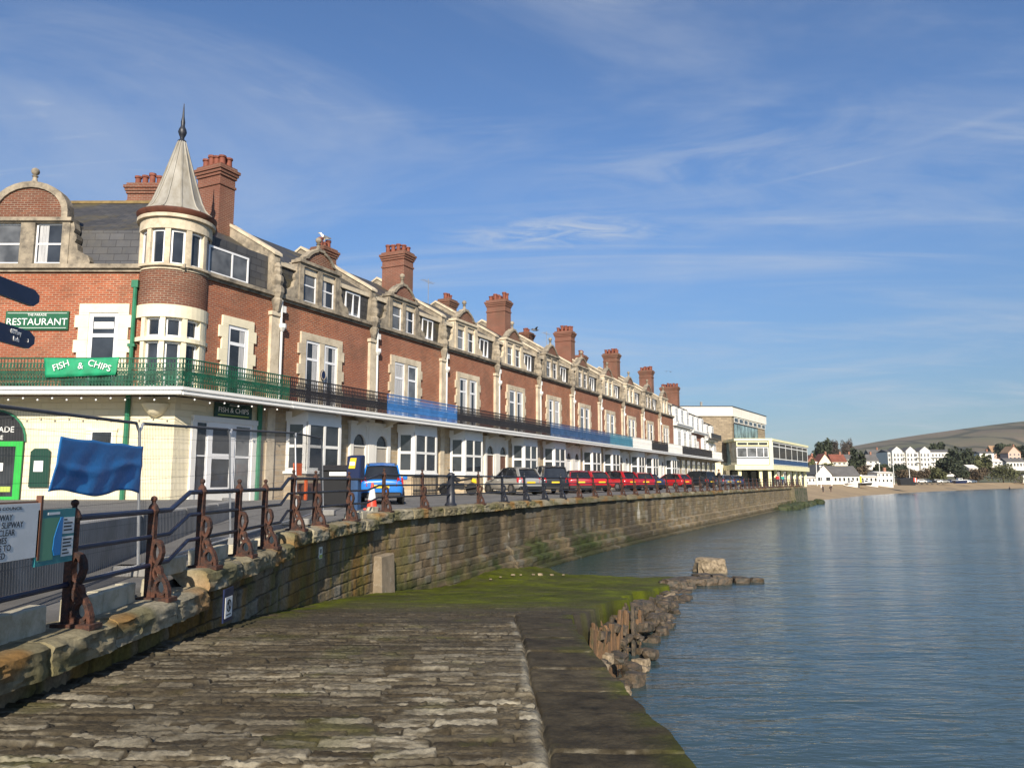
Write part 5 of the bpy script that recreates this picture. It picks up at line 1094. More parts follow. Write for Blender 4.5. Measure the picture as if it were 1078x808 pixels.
# ---------------------------------------------------------------- vehicles (local: x forward, rear at x = 0, z from the road)
CARM = {}
def car(label, cat, px, n, col, L=4.0, Wd=1.72, H=1.48, rear='hatch', head=30.0, group='cars parked nose-in along the terrace', z=None, at=None, hood=.95, belt=.92):
    """px: column of the rear centre in the photograph's frame, n: distance from the terrace line; only used to find where the car stands"""
    if at: X, Y = at
    else:
        k = (px - 539) / 800; Y = n / (k * TN.x + TN.y); X = k * Y
    z = z if z is not None else 2.86
    t = thing('parked_car', label, cat, (X, Y, z), 90 + head, group)
    w = Wd / 2; key = (rear, L, H, Wd, col)
    bodym = col
    roofz = H; bz = belt
    # lower body: loft of rounded sections
    if rear == 'hatch': st = [(0.0, .42, .80, .80), (.03, .30, bz - .02, .93), (.35, .24, bz, .985), (1.0, .22, bz, 1.0), (2.2, .22, bz - .01, 1.0), (L - 1.15, .22, bz - .03, .99), (L - .55, .24, hood - .13, .95), (L - .12, .27, .66, .84), (L, .36, .55, .70)]
    else: st = [(0.0, .42, .82, .80), (.04, .30, bz, .92), (.55, .24, bz + .04, .985), (1.2, .22, bz, 1.0), (2.4, .22, bz - .01, 1.0), (L - 1.25, .22, bz - .03, .99), (L - .6, .24, hood - .13, .95), (L - .12, .27, .66, .84), (L, .36, .55, .70)]
    def body(mb):
        vs = []; prof = lambda zb, zt, ww: [(-ww * .80, zb), (-ww * .98, zb + .08), (-ww, zb + (zt - zb) * .45), (-ww * .97, zt - .09), (-ww * .86, zt), (0, zt + .015), (ww * .86, zt), (ww * .97, zt - .09), (ww, zb + (zt - zb) * .45), (ww * .98, zb + .08), (ww * .80, zb)]
        for x, zb, zt, f in st:
            for y, zz in prof(zb, zt, w * f): vs.append((x, y, zz))
        m = 11; fs = [(i * m + k, (i + 1) * m + k, (i + 1) * m + (k + 1) % m, i * m + (k + 1) % m) for i in range(len(st) - 1) for k in range(m)]
        fs += [tuple(range(m)), tuple((len(st) - 1) * m + k for k in range(m))[::-1]]
        mb.add(vs, [f[::-1] for f in fs])
    b = part(t, 'body', bodym, body, smooth=True, key=key)
    if not b.modifiers: sd = b.modifiers.new('sub', 'SUBSURF'); sd.levels = 1; sd.render_levels = 2
    # cabin
    rx0, rx1 = (.08, .52) if rear == 'hatch' else ((.06, .28) if rear == 'suv' else (.62, 1.15))
    fx0, fx1 = L - 1.22, L - 1.95
    def cab(mb):
        B, T = w * .90, w * .68; mx = rx1 * .4 + fx1 * .6
        S = [(rx0, B * .90, B * .90, bz), (rx1, B * .93, T * .93, roofz - .12), ((rx1 + mx) / 2, B * .97, T * .98, roofz - .05), (mx, B, T, roofz - .025), (fx1, B, T * .97, roofz - .08), (fx0, B * .97, B * .95, bz)]
        vs = []
        for x, yb, yt, zt in S: vs += [(x, -yb, bz - .07), (x, yb, bz - .07), (x, yt, zt), (x, -yt, zt)]
        fs = [(i * 4 + k, i * 4 + (k + 1) % 4, i * 4 + 4 + (k + 1) % 4, i * 4 + 4 + k) for i in range(len(S) - 1) for k in range(4)] + [(3, 2, 1, 0), tuple((len(S) - 1) * 4 + k for k in range(4))]
        mb.add(vs, fs)
    g = part(t, 'window', 'glass_car', cab, key=key, bevel=.03)
    def roof(mb):
        T = w * .68; vs = []
        for i in range(7):
            u = i / 6; x = rx1 - .09 + (fx1 + .06 - rx1 + .09) * u; cz = float(np.interp(u, [0, .3, .6, .9, 1], [roofz - .155, roofz - .06, roofz - .03, roofz - .065, roofz - .11]))
            for y, q in ((-T - .015, -.03), (-T * .8, .012), (0, .03), (T * .8, .012), (T + .015, -.03)): vs.append((x, y, cz + q))
        fs = [(i * 5 + k, (i + 1) * 5 + k, (i + 1) * 5 + k + 1, i * 5 + k + 1) for i in range(6) for k in range(4)]; mb.add(vs, fs)
        B = w * .90
        for s in (-1, 1):
            for (x0, x1, th) in ((rx0 + .03, rx1 + .0, .075 if rear != 'hatch' else .11), (fx0, fx1, .045), ((rx0 + fx0) * .52, (rx1 + fx1) * .5, .03)):
                mb.hexa([(x0 - th, s * (B * .93 + .012), bz - .06), (x0 + th, s * (B * .95 + .012), bz - .06), (x0 + th, s * (B * .9), bz - .06), (x0 - th, s * B * .88, bz - .06)], [(x1 - th, s * (T + .02), roofz - .11), (x1 + th, s * (T + .02), roofz - .11), (x1 + th, s * (T - .03), roofz - .11), (x1 - th, s * (T - .03), roofz - .11)])
    part(t, 'roof', bodym, roof, smooth=True, key=key)
    for s in (-1, 1):
        part(t, 'tail_light', 'tail_red', lambda mb: mb.hexa([(-.012, s * w * .62, .66), (.10, s * w * .955, .66), (.2, s * w * .955, .70), (.2, s * w * .62, .66)], [(.03, s * w * .68, bz + .03), (.14, s * w * .93, bz + .03), (.26, s * w * .93, bz + .02), (.26, s * w * .68, bz + .02)]), key=key + (s,))
        part(t, 'wing_mirror', bodym, lambda mb: mb.box(fx0 - .28, fx0 - .12, s * w * 1.0, s * (w + .17), bz - .04, bz + .11), key=key + (s,), bevel=.03)
        for x in (.72, L - .82):
            wh = part(t, 'wheel', 'tyre', lambda mb: mb.lathe([(.2, -.10), (.30, -.095), (.315, -.05), (.315, .05), (.30, .095), (.2, .10)], (0, 0), 20).xf(Matrix.Translation((x, s * (w - .09), .315)) @ Matrix.Rotation(math.pi / 2, 4, 'X')), key=key + (s, x), smooth=True)
            part(wh, 'rim', 'rim', lambda mb: [mb.lathe([(.19, -.012), (.19, .0), (.15, .012)], (0, 0), 16), mb.lathe([(.05, 0), (.05, .02)], (0, 0), 8)] and mb.xf(Matrix.Translation((x, s * (w + .012), .315)) @ Matrix.Rotation(-s * math.pi / 2, 4, 'X')), key=key + (s, x))
    part(t, 'number_plate', 'yellow', lambda mb: mb.box(-.03, .03, -.26, .26, .60, .71), key=key)
    part(t, 'bumper', 'trim_black', lambda mb: mb.box(-.035, .22, -w * .86, w * .86, .26, .46), key=key, bevel=.04)
    return t
for nm, c in (('blue', (0.012, 0.16, 0.52)), ('silver', (0.46, 0.45, 0.42)), ('blackc', (0.012, 0.014, 0.018)), ('red', (0.42, 0.012, 0.018)), ('crimson', (0.30, 0.008, 0.02)), ('navyc', (0.02, 0.035, 0.09)), ('steel', (0.16, 0.20, 0.26))): MT[nm] = paint(nm + ' car paint', c, 0.5 if nm in ('silver', 'steel') else 0.0)
car('bright blue hatchback seen from behind beside the parking machine', 'car', 403, -15.4, 'blue', 3.6, 1.56, 1.50, head=10, z=2.76)
car('silver hatchback parked at an angle beside the motorcycle', 'car', 559, -17.0, 'silver', 3.9, 1.68, 1.52, head=33)
car('black tall estate car between the silver hatchback and the red cars', 'car', 585, -17.0, 'blackc', 4.4, 1.80, 1.66, 'suv', head=12)
car('crimson hatchback directly beside the black tall estate car', 'car', 611, -17.0, 'crimson', 3.9, 1.70, 1.44, head=6)
car('red saloon half hidden just beyond the crimson hatchback', 'car', 633, -17.0, 'red', 4.2, 1.72, 1.46, head=26)
car('large red hatchback showing its whole left side', 'car', 665, -16.6, 'red', 4.2, 1.76, 1.52, head=38)
car('red hatchback tail peeping out behind the large red hatchback', 'car', 679, -16.9, 'crimson', 3.9, 1.70, 1.46, head=14)
car('navy saloon between the red cars in the middle of the row', 'car', 692, -16.9, 'navyc', 4.4, 1.76, 1.42, 'saloon', head=30)
car('red hatchback standing alone beyond the navy saloon', 'car', 722, -16.6, 'red', 4.1, 1.74, 1.46, head=40)
car('black people carrier near the far end of the row', 'car', 748, -16.6, 'blackc', 4.6, 1.85, 1.85, 'suv', head=36)
car('steel grey hatchback before the pale theatre plinth', 'car', 766, -16.4, 'steel', 4.0, 1.72, 1.5, head=20)
car('navy hatchback, last of the row before the theatre', 'car', 776, -16.2, 'navyc', 4.0, 1.72, 1.5, head=10)
def motorcycle():
    t = thing('motorcycle', 'black motorcycle with yellow tail parked before the terrace', 'motorcycle', (-2.75, 39.2, 2.88), 202)
    def wheel(x):
        wh = part(t, 'wheel', 'tyre', lambda mb: mb.lathe([(.22, -.05), (.29, -.06), (.315, 0), (.29, .06), (.22, .05)], (0, 0), 18).xf(Matrix.Translation((x, 0, .315)) @ Matrix.Rotation(math.pi / 2, 4, 'X')), smooth=True)
        part(wh, 'rim', 'black', lambda mb: [mb.tube([(x + .22 * math.cos(a), 0, .315 + .22 * math.sin(a)), (x - .22 * math.cos(a), 0, .315 - .22 * math.sin(a))], .015, 4) for a in (0, .63, 1.26, 1.88, 2.5)])
    wheel(-.72); wheel(.72)
    part(t, 'engine', 'trim_black', lambda mb: mb.box(-.28, .25, -.16, .16, .30, .62).tube([(.2, 0, .4), (-.1, .16, .3), (-.9, .18, .42)], .045, 6), bevel=.03)
    part(t, 'frame', 'black', lambda mb: mb.tube([(-.72, .09, .315), (-.15, .1, .5), (.3, .06, .8), (.42, 0, .95)], .03, 6).tube([(-.72, -.09, .315), (-.15, -.1, .5), (.3, -.06, .8), (.42, 0, .95)], .03, 6).tube([(.72, .09, .315), (.40, .09, 1.02)], .03, 6).tube([(.72, -.09, .315), (.40, -.09, 1.02)], .03, 6))
    part(t, 'fuel_tank', 'black', lambda mb: mb.hexa([(-.1, -.14, .66), (.36, -.12, .74), (.36, .12, .74), (-.1, .14, .66)], [(-.1, -.1, .84), (.30, -.14, .98), (.30, .14, .98), (-.1, .1, .84)]), bevel=.05)
    part(t, 'seat', 'trim_black', lambda mb: mb.hexa([(-.75, -.1, .80), (-.08, -.14, .70), (-.08, .14, .70), (-.75, .1, .80)], [(-.75, -.09, .90), (-.08, -.13, .80), (-.08, .13, .80), (-.75, .09, .90)]), bevel=.03)
    part(t, 'handlebar', 'black', lambda mb: mb.tube([(.30, -.36, 1.08), (.40, -.1, 1.06), (.40, .1, 1.06), (.30, .36, 1.08)], .02, 6).tube([(.38, .3, 1.08), (.36, .38, 1.26)], .012, 5).ball((.36, .4, 1.28), .05, 8).tube([(.38, -.3, 1.08), (.36, -.38, 1.26)], .012, 5).ball((.36, -.4, 1.28), .05, 8))
    part(t, 'headlight', 'glass', lambda mb: mb.ball((.55, 0, .95), .1, 10), smooth=True)
    part(t, 'tail_panel', 'yellow', lambda mb: mb.hexa([(-.98, -.1, .58), (-.70, -.12, .66), (-.70, .12, .66), (-.98, .1, .58)], [(-.95, -.09, .82), (-.72, -.1, .86), (-.72, .1, .86), (-.95, .09, .82)]), bevel=.03)
motorcycle()
def cone():
    t = thing('traffic_cone', 'red and white traffic cone by the parking machine', 'cone', (-3.95, 21.7, 2.80)); z = [0, .04, .22, .27, .46, .52, .74]
    part(t, 'cone_body', 'cone_red', lambda mb: mb.box(-.2, .2, -.2, .2, 0, .04).lathe([(.155, .04), (.03, .75), (.02, .75)], (0, 0), 16), smooth=True)
    part(t, 'sleeve', 'white', lambda mb: mb.lathe([(.119, .27), (.062, .60)], (0, 0), 16), smooth=True)
cone()
def machine():
    t = thing('parking_machine', 'dark blue parking machine with yellow notice on its head', 'parking machine', (-4.72, 23.0, 2.72), -12)
    part(t, 'column', 'navy_railing', lambda mb: mb.box(-.16, .16, -.14, .14, 0, .95), bevel=.02)
    part(t, 'head', 'navy', lambda mb: mb.hexa([(-.2, -.2, .92), (.24, -.2, .92), (.24, .2, .92), (-.2, .2, .92)], [(-.2, -.16, 1.62), (.24, -.16, 1.62), (.24, .2, 1.66), (-.2, .2, 1.66)]), bevel=.03)
    part(t, 'notice', 'yellow', lambda mb: mb.hexa([(-.12, -.212, 1.25), (.08, -.212, 1.25), (.08, -.18, 1.25), (-.12, -.18, 1.25)], [(-.07, -.19, 1.56), (.12, -.19, 1.56), (.12, -.15, 1.56), (-.07, -.15, 1.56)])); part(t, 'panel', 'sign_white', lambda mb: mb.box(-.08, .08, -.222, -.19, 1.34, 1.45))
    b = thing('wheelie_bin', 'black wheeled refuse bin standing left of the parking machine', 'bin', (-5.45, 24.3, 2.74), -8)
    part(b, 'body', 'trim_black', lambda mb: mb.hexa([(-.42, -.34, .1), (.42, -.34, .1), (.42, .34, .1), (-.42, .34, .1)], [(-.55, -.42, 1.18), (.55, -.42, 1.18), (.55, .42, 1.18), (-.55, .42, 1.18)]), bevel=.03)
    part(b, 'lid', 'black', lambda mb: mb.prism([(-.46, 1.18), (-.46, 1.26), (0, 1.36), (.44, 1.3), (.44, 1.18)], -.58, .58, 'x'), bevel=.02)
    for x in (-.4, .4): part(b, 'wheel', 'tyre', lambda mb: mb.lathe([(.1, -.03), (.1, .03)], (0, 0), 12).xf(Matrix.Translation((x, -.3, .1)) @ Matrix.Rotation(math.pi / 2, 4, 'Y')))
    part(b, 'label', 'sign_white', lambda mb: mb.box(-.2, .35, -.43, -.40, 1.02, 1.14))
    f = thing('planter', 'long dark brown planter with white label below the first white bay window', 'planter', tuple(terr(24.1, -19.85, 2.9)), TERR)
    part(f, 'trough', 'door_brown', lambda mb: mb.box(-1.5, 1.5, -.2, .2, .25, .62), bevel=.02); part(f, 'label', 'sign_white', lambda mb: mb.box(-.2, .1, -.21, -.2, .42, .54)); part(f, 'leg', 'door_brown', lambda mb: mb.box(-1.3, -1.2, -.15, .15, 0, .25)); part(f, 'leg', 'door_brown', lambda mb: mb.box(1.2, 1.3, -.15, .15, 0, .25))
    og = thing('barrier_panel', 'small orange plastic panel by the first white bay window', 'barrier', tuple(terr(21.95, -19.4, 2.9)), TERR)
    part(og, 'panel', 'orange', lambda mb: mb.box(-.22, .22, -.02, .02, .9, 1.35)); part(og, 'post', 'galv', lambda mb: mb.tube([(0, .03, 0), (0, .03, 1.35)], .025, 6)); part(og, 'foot', 'orange', lambda mb: mb.box(.45, .53, -.05, .05, 0, .75))
    lr = thing('area_railing', 'low black railing in front of the bay behind the blue hatchback', 'railing', tuple(terr(29.9, -19.6, 2.9)), TERR)
    part(lr, 'rail', 'black', lambda mb: mb.box(0, 3.6, -.02, .02, .85, .89).box(0, 3.6, -.015, .015, .1, .13)); part(lr, 'bars', 'black', lambda mb: [mb.box(.13 * i - .008, .13 * i + .008, -.008, .008, 0, .95) for i in range(29)])
    pl = thing('wall_plaque', 'dark oval plaque between the first floor windows above the black balcony', 'plaque', tuple(terr(21.9 + 2.8, -20.66, 2.9 + 5.05)), TERR)
    part(pl, 'disc', 'navy', lambda mb: mb.lathe([(.18, 0), (.18, .03), (.14, .04)], (0, 0), 18).xf(Matrix.Rotation(math.pi / 2, 4, 'X') @ Matrix.Diagonal((.85, 1.2, 1, 1)))); part(pl, 'rim', 'stone_clean', lambda mb: mb.arc((0, 0), .15, .165, 0, 360, .03, .045, 18).xf(Matrix.Rotation(math.pi / 2, 4, 'X') @ Matrix.Diagonal((.85, 1.2, 1, 1))))
machine()
# ---------------------------------------------------------------- people and birds
def person(label, loc, rz, top, legs, pose='stand', h=1.72):
    t = thing('person', label, 'person', loc, rz); s = h / 1.72
    st = {'stand': [(.10, .0), (-.10, .0)], 'walk': [(.10, .28), (-.10, -.25)]}[pose]
    J = [(0, 0, .95), (0, 0, 1.18), (0, 0, 1.42), (0, 0, 1.50), (0, -.02, 1.60), (0, -.03, 1.68)]; Rr = [.15, .14, .15, .055, .095, .075]; E = [(0, 1), (1, 2), (2, 3), (3, 4), (4, 5)]
    for sx, sw in st:
        i = len(J); J += [(sx, 0, .88), (sx * 1.05, sw * .35 - .02, .50), (sx * 1.05, sw, .09), (sx * 1.15, sw - .15, .05)]; Rr += [.095, .065, .045, .04]; E += [(0, i), (i, i + 1), (i + 1, i + 2), (i + 2, i + 3)]
        k = len(J); sg = 1 if sx > 0 else -1; J += [(sg * .19, 0, 1.40), (sg * .25, .03 - sw * .2, 1.12), (sg * .24, -.08 - sw * .5, .88), (sg * .24, -.1 - sw * .55, .80)]; Rr += [.06, .048, .036, .034]; E += [(2, k), (k, k + 1), (k + 1, k + 2), (k + 2, k + 3)]
    me = bpy.data.meshes.new('body'); me.from_pydata([tuple(c * s for c in p) for p in J], E, []); o = link(me, 'body', t)
    skin = plain('skin', (0.45, 0.26, 0.18), 0.6, 0.05); me.materials.append(skin)
    md = o.modifiers.new('skin', 'SKIN'); sv = me.skin_vertices[0].data
    for i, r in enumerate(Rr): sv[i].radius = (r * s, r * s * .85)
    sv[0].use_root = True; sb = o.modifiers.new('sub', 'SUBSURF'); sb.levels = 1; sb.render_levels = 1
    def cloth(name, idx, mat, grow):
        mp = {a: i for i, a in enumerate(idx)}; m2 = bpy.data.meshes.new(name); m2.from_pydata([tuple(c * s for c in J[a]) for a in idx], [(mp[a], mp[b]) for a, b in E if a in mp and b in mp], [])
        q = link(m2, name, t); m2.materials.append(mat); q.modifiers.new('skin', 'SKIN')
        for a, i in mp.items(): m2.skin_vertices[0].data[i].radius = ((Rr[a] + grow) * s, (Rr[a] * .85 + grow) * s)
        m2.skin_vertices[0].data[0].use_root = True; z = q.modifiers.new('sub', 'SUBSURF'); z.levels = 1; z.render_levels = 1
    cloth('jacket', [1, 0, 2, 10, 11, 12, 18, 19, 20], top, .03); cloth('trousers', [0, 6, 7, 8, 14, 15, 16], legs, .022)
    part(t, 'hair', 'door_brown', lambda mb: mb.ball((0, .015 * s, 1.67 * s), .105 * s, 10), smooth=True)
cl = lambda n, c: plain(n, c, 0.8, 0.1)
def quay_pt(px, off):
    k = (px - 539) / 800
    for yy in np.arange(60, 140, .25):
        s = s_at(min(yy, 122)); p = kpos(s); d = kdir(s); X = p[0] - d[1] * off; Y = p[1] + d[0] * off
        if X / Y > k: break
    return (float(X), float(Y), 2.84)
person('person in a red jacket walking on the quay before the theatre pillars', quay_pt(816, 2.2), 150, cl('red jacket', (0.5, 0.03, 0.04)), cl('dark trousers', (0.03, 0.03, 0.04)), 'walk')
person('person in a teal jacket on the quay near the theatre pillars', quay_pt(821.5, 2.0), 200, cl('teal jacket', (0.02, 0.30, 0.26)), cl('blue trousers', (0.03, 0.05, 0.12)))
person('person in dark purple clothes on the quay below the glass corner', quay_pt(829, 2.0), 170, cl('purple jacket', (0.08, 0.02, 0.07)), cl('black trousers', (0.015, 0.015, 0.02)), 'walk')
person('person in a pale cream jacket at the end of the quay', quay_pt(834.5, 2.2), 30, cl('cream jacket', (0.6, 0.55, 0.4)), cl('navy trousers', (0.03, 0.04, 0.08)))
person('person in black standing beside the black people carrier', (terr(86, -16.2).x, terr(86, -16.2).y, 2.84), 100, cl('black jacket', (0.015, 0.015, 0.02)), cl('grey trousers', (0.06, 0.06, 0.07)), h=2.0)
def bird(label, loc, rz, span, mat, roll=0):
    t = thing('gull', label, 'bird', loc, rz); s = span
    part(t, 'body', mat, lambda mb: mb.tube([(-.28 * s, 0, 0), (-.12 * s, 0, .0), (.1 * s, 0, .01), (.22 * s, 0, .03), (.29 * s, 0, .02)], [.015 * s, .06 * s, .065 * s, .04 * s, .008 * s], 8), smooth=True)
    for sg in (-1, 1): part(t, 'wing', mat, lambda mb: mb.hexa([(-.08 * s, sg * .03 * s, .02 * s), (.10 * s, sg * .03 * s, .02 * s), (.07 * s, sg * .26 * s, .15 * s), (-.05 * s, sg * .26 * s, .15 * s)], [(-.08 * s, sg * .03 * s, .035 * s), (.10 * s, sg * .03 * s, .035 * s), (.07 * s, sg * .26 * s, .163 * s), (-.05 * s, sg * .26 * s, .163 * s)]).hexa([(-.05 * s, sg * .26 * s, .15 * s), (.07 * s, sg * .26 * s, .15 * s), (-.02 * s, sg * .52 * s, .12 * s), (-.06 * s, sg * .52 * s, .12 * s)], [(-.05 * s, sg * .26 * s, .163 * s), (.07 * s, sg * .26 * s, .163 * s), (-.02 * s, sg * .52 * s, .128 * s), (-.06 * s, sg * .52 * s, .128 * s)]))
def perched():
    p = terr(21.9 + 6.27 + 2.0, -25.4, 2.9 + 13.02); t = thing('gull', 'white gull perched on the small rear chimney above the blue railed house', 'bird', p, 200); w = MT['white']
    part(t, 'body', w, lambda mb: mb.tube([(-.30, 0, .16), (-.12, 0, .2), (.08, 0, .25), (.17, 0, .36), (.21, 0, .42), (.26, 0, .43)], [.015, .085, .10, .06, .06, .03], 8), smooth=True)
    for sy in (-1, 1): part(t, 'wing', grey_b, lambda mb: mb.hexa([(-.36, sy * .05, .17), (.08, sy * .10, .2), (.08, sy * .115, .2), (-.36, sy * .06, .17)], [(-.30, sy * .05, .22), (.06, sy * .09, .32), (.06, sy * .11, .32), (-.30, sy * .06, .22)]))
    part(t, 'beak', 'yellow', lambda mb: mb.tube([(.26, 0, .43), (.34, 0, .41)], [.022, .006], 6))
    for sy in (-1, 1): part(t, 'leg', 'yellow', lambda mb: mb.tube([(.02, sy * .04, 0), (.0, sy * .04, .18)], .012, 5))
grey_b = plain('gull grey', (0.14, 0.14, 0.15), 0.8, 0.2)
bird('dark gull flying above the terrace roofs beside a chimney', (1.85, 60, 15.6), 25, 1.25, grey_b)
bird('tiny distant gull over the far chimneys, left of the pair', (24.6, 120, 20.9), 60, .7, grey_b); perched(); bird('tiny distant gull over the far chimneys, right of the pair', (25.3, 120, 20.85), 110, .7, grey_b)
# ---------------------------------------------------------------- rocks and timbers at the end of the slipway
def rock_mesh(seed, sx, sy, sz, sub=2):
    bm = bmesh.new(); bmesh.ops.create_icosphere(bm, subdivisions=sub, radius=1)
    for v in bm.verts:
        a = np.array(v.co); k = 0.68 + 0.66 * float(fbm(np.array(a[0] * 1.9 + seed * 3.1 + 9), np.array(a[1] * 1.9 + a[2] * 2.7 + seed), seed, 3))
        q = [math.copysign(abs(c) ** 0.5, c) * k for c in a]; v.co = (q[0] * sx, q[1] * sy, q[2] * sz)
    me = bpy.data.meshes.new('rock'); bm.to_mesh(me); bm.free(); return me
MT['rock'] = plain('wet rock', (0.095, 0.068, 0.042), 0.7, 0.4, 5.0, (0.028, 0.026, 0.018), 0.42, 0.6, bump=0.8, bscale=14)
MT['rock_pale'] = plain('pale rock', (0.27, 0.21, 0.135), 0.8, 0.3, 5.0, (0.085, 0.062, 0.035), 0.45, 0.65, bump=0.7, bscale=14)
MT['timber'] = plain('sea worn timber', (0.15, 0.085, 0.042), 0.9, 0.35, 5.0, (0.05, 0.045, 0.02), 0.5, 0.65, bump=0.8, bscale=25, stretch=(1, 1, 0.25))
rngr = random.Random(12)
RB = []
NAMES = ['brown', 'dark', 'tan', 'ochre brown', 'weedy']
def edge_pt(y, out): 
    e = float(slip_edge(y)); d = float(slip_edge(y + .3)) - float(slip_edge(y - .3)); n = Vector((.6, -d, 0)).normalized(); return e + n.x * out, y + n.y * out
def rocks():
    k = 0
    for y in [12.5 + .22 * i for i in range(76)]:
        for out, zz in ((.16, .0), (.42, -.3), (.72, -.6)):
            if y < 13.2 and out > .6: continue
            if rngr.random() < (.2 if y < 22 else .35): continue
            x, yy = edge_pt(y + rngr.uniform(-.1, .1), out + rngr.uniform(-.15, .15)); top = float(slip_z(y)); z = max(-.12, (top - .12) * (1 - out * 1.2)) + rngr.uniform(-.10, .04) - .06
            r = rngr.uniform(.06, .17) * (1.0 if y < 19 else 1.35); mat = 'rock_pale' if rngr.random() < (.14 if y < 18 else .07) else 'rock'
            me = rock_mesh(k, r * rngr.uniform(.8, 1.3), r * rngr.uniform(.8, 1.3), r * rngr.uniform(.45, .85), 1 + k % 2); me.materials.append(MT[mat]); me.polygons.foreach_set("use_smooth", [False] * len(me.polygons))
            o = link(me, 'rock'); o.location = (x, yy, z); o.rotation_euler = (rngr.uniform(-.22, .22), rngr.uniform(-.22, .22), rngr.choice((.95, 2.5)) + rngr.uniform(-.35, .35))
            tag(o, 'wet brown rubble boulder in the rocky bank along the slipway edge' if mat == 'rock' else 'pale rubble boulder in the rocky bank along the slipway edge', 'rock', 'rubble boulders along the slipway edge'); k += 1
rocks()
o = link(rock_mesh(401, .62, .4, .36, 3), 'rock'); o.data.materials.append(MT['rock_pale']); o.location = (7.9, 31.0, .18); o.rotation_euler = (0, .05, .2); tag(o, 'large tan block of rock lying alone in the shallow water off the slipway end', 'rock')
for i, (x, y, s) in enumerate([(7.4, 27.6, .4), (8.2, 27.9, .3), (8.8, 28.0, .22), (7.0, 28.4, .4)] + [(5.3 + .17 * q + rngr.uniform(-.12, .12), 26.6 + .09 * q + rngr.uniform(-.25, .25), rngr.uniform(.18, .34)) for q in range(13)]):
    o = link(rock_mesh(410 + i, s, s, s * .62, 2), 'rock'); o.data.materials.append(MT['rock']); o.location = (x, y, .02 if i < 4 else .1); tag(o, 'low dark rock awash in the ripples beyond the slipway tip', 'rock', 'rocks awash off the slipway tip')
MT['weed_rock'] = plain('weed covered rock', (0.030, 0.042, 0.012), 0.75, 0.4, 3.0, (0.07, 0.055, 0.03), 0.5, 0.7, bump=0.8, bscale=10)
def weed_rocks():
    for i in range(34):
        yy = 96 + i * .8 if i < 28 else 121.5 + (i - 28) * .6; p_ = kpos(s_at(min(yy, 121.8))); d_ = kdir(s_at(min(yy, 120))); out = rngr.uniform(.7, 1.9) + (0 if i < 28 else .4); r = rngr.uniform(.35, .75)
        o = link(rock_mesh(600 + i, r * 1.2, r, r * .8, 2), 'rock'); o.data.materials.append(MT['weed_rock']); o.location = (p_[0] + d_[1] * out + d_[0] * max(0, yy - 121.8), p_[1] - d_[0] * out + d_[1] * max(0, yy - 121.8), rngr.uniform(-.1, .25)); o.rotation_euler = (0, 0, rngr.uniform(0, 6))
        tag(o, 'dark weed covered boulder at the foot of the far end of the sea wall', 'rock', 'weedy boulders at the far end of the sea wall')
weed_rocks()
def timbers():
    for i in range(60):
        y = 12.9 + i * .10 + rngr.uniform(-.05, .05)
        if i in (20, 21, 22, 35, 36): continue
        x, yy = edge_pt(y, .20 + rngr.uniform(-.10, .2)); top = float(slip_z(y)) + rngr.uniform(-.6, -.04) - (0 if y > 14.2 else .12)
        w = rngr.uniform(.04, .10); mb = MB(); mb.hexa([(-w, -.04, -1.2), (w, -.04, -1.2), (w, .04, -1.2), (-w, .04, -1.2)], [(-w * .8, -.035, 0), (w * .7, -.03, rngr.uniform(-.12, .02)), (w * .7, .03, rngr.uniform(-.12, .0)), (-w * .8, .035, 0)])
        o = mb.build('timber_stake', 'rock' if rngr.random() < .4 else 'timber', bevel=.012); o.location = (x, yy, top); o.rotation_euler = (rngr.uniform(-.08, .08), rngr.uniform(.0, .18), rngr.uniform(.6, 1.2))
        tag(o, 'broken sea worn timber stake in the eroded slipway edge', 'stake', 'timber stakes along the slipway edge')
timbers()
def pebbles():
    for i, (px, y) in enumerate(((517, 26.2), (527, 26.8), (540, 27.5), (548, 27.7), (561, 28.2), (568, 28.4), (580, 28.6), (592, 29.0))):
        r = rngr.uniform(.03, .085); o = link(rock_mesh(500 + i, r * 1.3, r, r * .6, 1), 'pebble'); o.data.materials.append(MT['rock_pale']); o.location = ((px - 539) / 800 * y, y, float(slip_z(y)) + .05 + .42 * math.exp(-max(0, (px - 539) / 800 * y - float(np.interp(y, KP[:, 1], KP[:, 0]))) / 1.3) * float(sst(np.array(y), 24, 29))); tag(o, 'small white stone lying at the weedy foot of the sea wall', 'stone', 'white stones at the wall foot')
pebbles()

